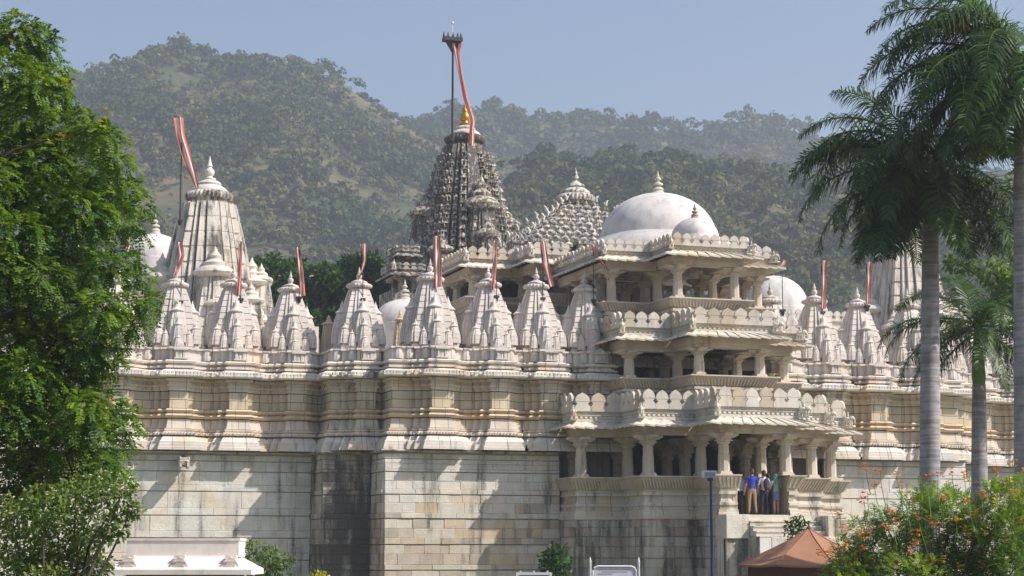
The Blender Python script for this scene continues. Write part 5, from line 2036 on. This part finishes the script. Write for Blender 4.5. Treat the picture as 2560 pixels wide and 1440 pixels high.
# ---------------------------------------------------------------- people
def person_mesh(h, mats, arms, legs, sleeve, trouser_z, neck=1.0, leanx=0., bare_leg=None):
    """one continuous skinned body facing +y; arms: elbow/wrist points per side; mats: shirt, trousers, skin, shoes"""
    k = h / 1.72
    J = {'pelvis': (0, 0, .95), 'waist': (0, .0, 1.08), 'chest': (leanx * .5, .0, 1.30), 'neck': (leanx, .01, 1.46), 'head0': (leanx, .03, 1.56), 'head1': (leanx, .04, 1.68)}
    Rr = {'pelvis': (.155, .115), 'waist': (.14, .10), 'chest': (.165, .105), 'neck': (.058, .058), 'head0': (.075, .09), 'head1': (.07, .085)}
    E = [('pelvis', 'waist'), ('waist', 'chest'), ('chest', 'neck'), ('neck', 'head0'), ('head0', 'head1')]
    for s, nm in ((-1, 'l'), (1, 'r')):
        sx, sy = legs[nm]
        J['hip' + nm] = (s * .09, 0, .88); Rr['hip' + nm] = (.095, .10)
        J['knee' + nm] = (s * .10 + sx * .5, sy * .5 + .02, .49); Rr['knee' + nm] = (.062, .065)
        J['ank' + nm] = (s * .11 + sx, sy - .01, .09); Rr['ank' + nm] = (.042, .045)
        J['toe' + nm] = (s * .12 + sx, sy + .14, .035); Rr['toe' + nm] = (.042, .03)
        E += [('pelvis', 'hip' + nm), ('hip' + nm, 'knee' + nm), ('knee' + nm, 'ank' + nm), ('ank' + nm, 'toe' + nm)]
        el, wr = arms[nm]
        J['sho' + nm] = (s * .175 + leanx * .7, 0, 1.40); Rr['sho' + nm] = (.062, .066)
        J['elb' + nm] = el; Rr['elb' + nm] = (.043, .045)
        J['wri' + nm] = wr; Rr['wri' + nm] = (.03, .03)
        d = (Vector(wr) - Vector(el)).normalized()
        hp = Vector(wr) + d * .07
        J['palm' + nm] = tuple(hp); Rr['palm' + nm] = (.034, .02)
        E += [('chest', 'sho' + nm), ('sho' + nm, 'elb' + nm), ('elb' + nm, 'wri' + nm), ('wri' + nm, 'palm' + nm)]
        sd = d.cross(Vector((0, 0, 1)) if abs(d.z) < .9 else Vector((0, 1, 0))).normalized()
        for f in range(4):
            q = hp + sd * (f - 1.5) * .02 + d * (.045 + (.01 if f in (1, 2) else 0))
            q2 = q + d * .025 + Vector((0, .018, 0))
            J['f%d%s' % (f, nm)] = tuple(q); Rr['f%d%s' % (f, nm)] = (.009, .009)
            J['g%d%s' % (f, nm)] = tuple(q2); Rr['g%d%s' % (f, nm)] = (.008, .008)
            E += [('palm' + nm, 'f%d%s' % (f, nm)), ('f%d%s' % (f, nm), 'g%d%s' % (f, nm))]
        q = Vector(wr) + d * .05 + sd * .045
        J['th' + nm] = tuple(q); Rr['th' + nm] = (.010, .010)
        E.append(('wri' + nm, 'th' + nm))
    keys = list(J)
    me = bpy.data.meshes.new('body')
    me.from_pydata([tuple(c * k for c in J[q]) for q in keys], [(keys.index(a), keys.index(c)) for a, c in E], [])
    ob = bpy.data.objects.new('tmp_body', me)
    COL.objects.link(ob)
    md = ob.modifiers.new('Skin', 'SKIN')
    md.use_smooth_shade = True
    sk = me.skin_vertices[0].data
    for i, q in enumerate(keys):
        sk[i].radius = (Rr[q][0] * k, Rr[q][1] * k)
        sk[i].use_root = (q == 'pelvis')
    ss = ob.modifiers.new('Sub', 'SUBSURF')
    ss.levels = ss.render_levels = 1
    dg = bpy.context.evaluated_depsgraph_get()
    dg.update()
    me2 = bpy.data.meshes.new_from_object(ob.evaluated_get(dg))
    bpy.data.objects.remove(ob)
    for q in mats:
        me2.materials.append(q)
    for p_ in me2.polygons:
        c = p_.center / k
        x, z = abs(c.x - leanx * .6), c.z
        mi = 0
        if z > 1.475:
            mi = 2
        elif z < .07:
            mi = 3
        elif z < trouser_z and x < .215 and z < 1.0:
            mi = 1 if (bare_leg is None or z > bare_leg) else 2
        elif x > .20 and z < sleeve:
            mi = 2
        p_.material_index = mi
        p_.use_smooth = True
    return me2


def cmat(nm, c, r=.85):
    return flat_mat(nm, c, r, .15, 14)


SK = cmat('skin', (.42, .24, .16), .6)
HAIRB, HAIRD = cmat('brown_hair', (.10, .055, .03)), cmat('dark_hair', (.012, .01, .01))
SHOE = cmat('shoe', (.06, .05, .045))
DEF_L = {'l': (0, 0), 'r': (0, 0)}


def place_person(px, yfeet, Y, h, label, mats, arms, legs=DEF_L, sleeve=1.18, trouser=.97, rz=0., hair=None, hair_long=False, bare=None, z=None, lean=0.):
    p = atY(px, yfeet, Y)
    t = thing('person', label, 'person', (p.x, Y, FL if z is None else z), 'visitors on the porch', rz)
    put('body', person_mesh(h, mats, arms, legs, sleeve, trouser, leanx=lean, bare_leg=bare), None, t)
    k = h / 1.72
    if hair:
        b = MB()
        b.ell((lean * k, .015 * k, 1.665 * k), (.092 * k, .105 * k, .085 * k), 14, k=8)
        b.ell((lean * k, -.035 * k, 1.60 * k), (.082 * k, .065 * k, .085 * k), 12)
        if hair_long:
            b.ell((lean * k, -.05 * k, 1.48 * k), (.08 * k, .055 * k, .16 * k), 12)
        put('hair', b.mesh('hair', 70), hair, t)
    b = MB()
    for s in (-1, 1):
        b.ell(((lean + s * .086) * k, .03 * k, 1.595 * k), (.012 * k, .022 * k, .032 * k), 8)
        b.ell(((lean + s * .032) * k, .128 * k, 1.615 * k), (.012 * k, .008 * k, .008 * k), 6)
    b.ell((lean * k, .14 * k, 1.575 * k), (.014 * k, .022 * k, .026 * k), 8)
    b.ell((lean * k, .125 * k, 1.53 * k), (.026 * k, .01 * k, .008 * k), 8)
    put('face', b.mesh('face', 70), SK, t)
    return t


A_DOWN = {'l': ((-.25, .0, 1.13), (-.27, .06, .88)), 'r': ((.25, .0, 1.13), (.26, .07, .88))}
A_FRONT = {'l': ((-.27, .02, 1.15), (-.20, .20, 1.02)), 'r': ((.27, .02, 1.15), (.20, .20, 1.05))}
yf = Y1 + .35
place_person(1856, 1283, yf + .3, 1.66, 'person in light blue shirt and black trousers, half behind the left pier', [cmat('light_blue_shirt', (.27, .36, .52)), cmat('black_trousers', (.012, .012, .015)), SK, SHOE], A_FRONT, rz=rad(-35), hair=HAIRD)
place_person(1881, 1285, yf, 1.80, 'person seen from behind in royal blue polo shirt and khaki trousers', [cmat('royal_blue_shirt', (.035, .05, .36)), cmat('khaki_trousers', (.36, .24, .14)), SK, SHOE], A_DOWN, {'l': (-.03, 0), 'r': (.03, -.03)}, rz=rad(-4), hair=HAIRB, lean=.01)
pw = place_person(1912, 1287, yf + .05, 1.74, 'person in white t-shirt with backpack and dark trousers', [cmat('white_shirt', (.72, .70, .72)), cmat('navy_trousers', (.025, .025, .04)), SK, SHOE], A_FRONT, {'l': (-.02, 0), 'r': (.02, .04)}, rz=rad(6), hair=HAIRB)
place_person(1921, 1286, yf + .75, 1.66, 'dark haired person mostly hidden behind the backpack wearer', [cmat('dark_top', (.03, .02, .03)), cmat('dark_trousers', (.03, .02, .035)), SK, SHOE], A_DOWN, hair=HAIRD, hair_long=True)
pg = place_person(1941, 1289, yf + .05, 1.62, 'person with green headscarf, pale green top and denim skirt', [cmat('pale_green_top', (.30, .42, .34)), cmat('denim', (.12, .18, .30)), SK, SHOE], A_FRONT, {'l': (.02, .0), 'r': (-.01, .02)}, rz=rad(12), hair=None, bare=.60, trouser=.95)
k = 1.62 / 1.72
b = MB()
b.lathe([(.175, .62), (.172, .75), (.16, .9), (.14, 1.0)], 18)
put('skirt', b.mesh('skirt', 60), cmat('denim_skirt', (.12, .18, .30)), pg, (0, 0, 0), 0, (k, k * .8, k))
b = MB()
b.ell((0, .01, 1.64), (.105, .12, .11), 14, k=8)
b.loft([[(.11 * math.cos(a), .02 + .11 * math.sin(a), 1.62) for a in np.linspace(math.pi, 2 * math.pi, 9)] + [(.11 * .8 * math.cos(a), .02 + .05 * math.sin(a), 1.62) for a in np.linspace(2 * math.pi, math.pi, 9)],
        [(.15 * math.cos(a), .0 + .13 * math.sin(a), 1.46) for a in np.linspace(math.pi, 2 * math.pi, 9)] + [(.12 * math.cos(a), .0 + .05 * math.sin(a), 1.46) for a in np.linspace(2 * math.pi, math.pi, 9)],
        [(.21 * math.cos(a), -.01 + .15 * math.sin(a), 1.28) for a in np.linspace(math.pi, 2 * math.pi, 9)] + [(.18 * math.cos(a), -.01 + .07 * math.sin(a), 1.28) for a in np.linspace(2 * math.pi, math.pi, 9)]])
put('headscarf', b.mesh('headscarf', 60), cmat('green_scarf', (.13, .26, .19)), pg, (0, 0, 0), 0, k)
# backpack
q = pw.location
bp = thing('backpack', 'dark purple backpack worn over the white t-shirt', 'backpack', (q.x + .0, q.y - .16, q.z + .98), rz=rad(6))
b = MB()
b.ell((0, -.05, .22), (.14, .10, .25), 14, k=8)
put('bag', b.mesh('bag', 60), cmat('purple_fabric', (.05, .025, .06)), bp)
b = MB()
b.ell((0, -.13, .13), (.10, .05, .12), 12)
put('pocket', b.mesh('pocket', 60), cmat('purple_pocket', (.09, .05, .09)), bp)
for s in (-1, 1):
    b = MB()
    b.tube([(s * .10, .02, .42), (s * .12, .10, .50), (s * .13, .27, .42), (s * .13, .28, .2), (s * .11, .08, .05)], .014, 6)
    put('strap', b.mesh('strap', 60), cmat('strap', (.04, .02, .05)), bp)
# person seated in the left part of the porch, only head and back above the seat
place_person(1580, 1192, Y3 + .55, 1.62, 'dark dressed person sitting behind the porch seat back, in the left bay', [cmat('black_shirt', (.012, .012, .015)), cmat('black_cloth', (.012, .012, .012)), cmat('dark_skin', (.09, .05, .035)), SHOE], A_FRONT,
             rz=rad(70), hair=HAIRD, z=ZA['seat'] - 1.38)

# ---------------------------------------------------------------- lion headed water spout
p = atY(452, 1158, YL - .45)
t = thing('water_spout', 'carved stone water spout sticking out of the wall near the leafy tree', 'spout', (p.x, p.y, p.z))
b = MB()
b.box(-.17, .17, -.95, .3, -.10, .16)
b.box(-.20, .20, -1.0, -.62, .10, .2)
b.box(-.20, -.10, -1.02, -.62, -.2, .12)
b.box(.10, .20, -1.02, -.62, -.2, .12)
b.prism([(-.2, -.2), (.2, -.2), (.14, -.32), (-.14, -.32)], -.98, -.3)
put('trough', b, M['stone'], t, col=(.6, .54, .47, .7))
b = MB()
b.ell((-.17, -.98, .16), (.05, .05, .06), 8); b.ell((.17, -.98, .16), (.05, .05, .06), 8)
b.tube([(-.18, -1.0, .02), (0, -1.05, .06), (.18, -1.0, .02)], .035, 6)
put('lion_face', b.mesh('lf', 60), M['stone'], t, col=(.6, .54, .47, .75))

# ---------------------------------------------------------------- blue lamp post with floodlight
p = atD(1777, 1205, 46)
t = thing('lamp_post', 'slim dark blue post with a white floodlight box, in front of the porch', 'lamp post', (p.x, p.y, GZ))
b = MB(); b.tube([(0, 0, 0), (0, 0, (p.z - GZ) * .5), (0, 0, p.z - GZ + .12)], [.036, .034, .032], 12); b.lathe([(.1, 0), (.1, .03), (.05, .1)], 12)
put('pole', b.mesh('pole', 60), M['bluepaint'], t)
b = MB(); b.box(-.05, .05, -.06, .06, .02, .10); b.box(-.06, .02, -.12, .1, .08, .13)
put('bracket', b, M['bluepaint'], t, (-.02, 0, p.z - GZ))
b = MB(); b.box(-.15, .15, -.12, .12, .10, .24); b.box(-.16, .16, -.14, .14, .24, .265); b.box(-.15, -.02, -.125, -.115, .11, .22)
put('floodlight', b, M['whitemetal'], t, (-.05, 0, p.z - GZ), rad(-12))
b = MB(); b.box(-.13, .13, -.135, -.122, .115, .225)
put('glass', b, flat_mat('lamp_glass', (.25, .27, .32), .15), t, (-.05, 0, p.z - GZ), rad(-12))

# ---------------------------------------------------------------- notice boards
az = -TH


def board(px0, px1, ytop, D, label, sheet, posts, name='notice_board'):
    a, c = atD(px0, ytop, D), atD(px1, ytop, D)
    w_ = (c - a).length
    m_ = (a + c) / 2
    t = thing(name, label, 'sign', (m_.x, m_.y, GZ), None, az)
    H = m_.z - GZ
    r = .035
    b = MB()
    hw = w_ / 2
    cr = .10 if posts else .0
    if posts:
        path = [(-hw, 0, .5), (-hw, 0, H - cr), (-hw + cr * .3, 0, H - cr * .3), (-hw + cr, 0, H), (hw - cr, 0, H), (hw - cr * .3, 0, H - cr * .3), (hw, 0, H - cr), (hw, 0, .5), (-hw, 0, .5)]
        b.tube(path, .022, 8)
    else:
        b.box(-hw, hw, -.02, .02, H - .05, H)
        b.box(-hw, -hw + .05, -.02, .02, .5, H - .05)
        b.box(hw - .05, hw, -.02, .02, .5, H - .05)
        for x in (-hw * .75, 0, hw * .75):
            b.box(x - .02, x + .02, -.02, .02, H, H + .035)
    put('frame', b, M['whitemetal'], t)
    b = MB(); b.box(-hw + .03, hw - .03, .0, .012, .52, H - .03)
    s_ = put('panel', b, M[sheet], t)
    b = MB()
    for i, (l0, l1) in enumerate(((.12, .88), (.2, .8), (.1, .45), (.55, .9), (.1, .9), (.1, .7))):
        z = H - .075 - i * .045
        b.box(-hw + w_ * l0, -hw + w_ * l1, -.003, -.001, z, z + .016 if i else z + .02)
    put('faded_print', b, M['ink'], s_, kind='stuff')
    for x in (-hw - .055, hw + .055):
        b = MB()
        if posts:
            b.lathe([(.026, 0), (.026, H + .08), (.03, H + .09), (.012, H + .17), (.002, H + .2)], 10, (x, 0, 0))
            b.box(min(x, x * .9), max(x, x * .9), -.01, .01, H - .2, H - .18)
        else:
            x *= .7
            b.box(x - .025, x + .025, .02, .06, 0, H - .1)
        put('post', b.mesh('post', 60) if posts else b, M['whitemetal'], t)


board(1482, 1590, 1416, 40, 'white framed notice board with rounded corners between two pointed posts', 'sheet', True)
board(1290, 1380, 1431, 40, 'low pink notice board with square white frame, left of the rounded one', 'pinksheet', False)

# ---------------------------------------------------------------- white kiosk roof, bottom left
D = 38.0
a, c = atD(262, 1420, D), atD(628, 1430, D)
m_ = (a + c) / 2
W2 = (c - a).length / 2
t = thing('kiosk', 'small whitewashed kiosk with flared eaves and carved bosses, cut by the bottom edge', 'kiosk', (m_.x, m_.y, GZ), None, az)
ze, zs_, ztop = atD(455, 1437, D).z - GZ, atD(455, 1397, D).z - GZ, atD(455, 1347, D).z - GZ
KW = (.80, .74, .73, .95)
hb = W2 * .775
b = MB()
b.box(-hb, hb, .5, 1.4, zs_ + .03, ztop)
b.box(-hb - .02, hb + .02, .48, 1.42, ztop - .03, ztop + .015)
put('roof_block', b, M['plaster'], t, col=KW)
b = MB()
out = []
for f, (d, z) in enumerate(((0.0, ze), (0.0, ze + .10), (.03, ze + .13), (.12, ze + .17), (.22, ze + .24), (.30, zs_ - .03), (.34, zs_), (.40, zs_ + .02), (.42, zs_ + .05), (.6, zs_ + .055))):
    out.append([(-W2 + d, d, z), (W2 - d, d, z), (W2 - d, 1.9 - d, z), (-W2 + d, 1.9 - d, z)])
b.loft(out)
put('flared_eave', b, M['plaster'], t, col=KW)
for x in (-.70, .0, .70):
    b = MB()
    b.prism([(-.19, 0), (.19, 0), (.17, .08), (.10, .19), (0, .24), (-.10, .19), (-.17, .08)], -.06, .12)
    b.prism([(-.12, .02), (.12, .02), (.10, .07), (.05, .12), (-.05, .12), (-.10, .07)], -.085, 0)
    b.prism([(-.14, .13), (.14, .13), (.12, .16), (-.12, .16)], -.075, 0)
    b.prism([(-.12, .22), (.12, .22), (.10, .27), (-.10, .27)], .0, .2)
    put('carved_boss', b, M['plaster'], t, (x * W2, .14, ze + .11), 0, None, (.74, .66, .64, .8))
b = MB()
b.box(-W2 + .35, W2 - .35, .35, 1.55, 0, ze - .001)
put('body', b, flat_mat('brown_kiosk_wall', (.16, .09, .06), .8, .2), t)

# ---------------------------------------------------------------- brown canopy
D = 56.0
ap = atD(2022, 1322, D)
ev = atD(1875, 1410, D).z
n8 = 8
RT = 2.12
t = thing('canopy', 'brown canvas canopy with pointed roof in front of the stairs', 'canopy', (ap.x, ap.y, GZ), None, az + rad(10))
za, zev = ap.z - GZ, ev - GZ
for i in range(n8):
    a0, a1 = 2 * math.pi * i / n8, 2 * math.pi * (i + 1) / n8
    K = 6
    rings = []
    for j in range(K + 1):
        f = j / K
        r = .04 + (RT - .04) * f
        z = za - (za - zev) * (f ** .86)
        ring = []
        for q in range(5):
            aa = a0 + (a1 - a0) * q / 4
            rr = r * math.cos(math.pi / n8) / math.cos((aa - a0) - math.pi / n8)
            sagz = -.035 * math.sin(math.pi * q / 4) * f
            ring.append((rr * math.cos(aa), rr * math.sin(aa), z + sagz))
        rings.append(ring)
    b = MB()
    b.loft(rings, False, False)
    b.loft([rings[-1], [(x, y, z - .06) for x, y, z in rings[-1]]], False, False)
    put('roof_panel', b.mesh('roof_panel', 60), M['canvas'], t)
    b = MB()
    b.tube([(.04 * math.cos(a0), .04 * math.sin(a0), za), *[(r_[0][0], r_[0][1], r_[0][2] + .006) for r_ in rings[1:]]], .016, 5)
    put('seam', b, M['canvas'], t)
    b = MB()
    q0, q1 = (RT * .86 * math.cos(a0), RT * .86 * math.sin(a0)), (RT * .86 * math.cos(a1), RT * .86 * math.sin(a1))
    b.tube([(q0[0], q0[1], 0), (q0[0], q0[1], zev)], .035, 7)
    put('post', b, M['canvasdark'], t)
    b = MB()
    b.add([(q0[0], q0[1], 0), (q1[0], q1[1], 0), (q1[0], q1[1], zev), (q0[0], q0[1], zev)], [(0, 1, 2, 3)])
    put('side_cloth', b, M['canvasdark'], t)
b = MB(); b.lathe([(.09, -.06), (.07, .03), (.03, .08), (.025, .17), (.008, .24)], 10)
put('finial', b.mesh('fin', 50), M['canvasdark'], t, (0, 0, za))

# ---------------------------------------------------------------- air
b = MB()
b.box(-1500, 2200, -60, 2600, GZ - 1.2, 330)
m = bpy.data.materials.new('haze')
m.use_nodes = True
n, l = m.node_tree.nodes, m.node_tree.links
n.remove(n['Principled BSDF'])
pv_ = n.new('ShaderNodeVolumePrincipled')
pv_.inputs['Color'].default_value = (.80, .86, 1, 1)
pv_.inputs['Density'].default_value = .00048
pv_.inputs['Anisotropy'].default_value = .3
l.new(pv_.outputs[0], n['Material Output'].inputs['Volume'])
hz = put('haze', b, m, kind='stuff')
tag(hz, 'thin bluish haze in the air between temple and hills', 'haze')
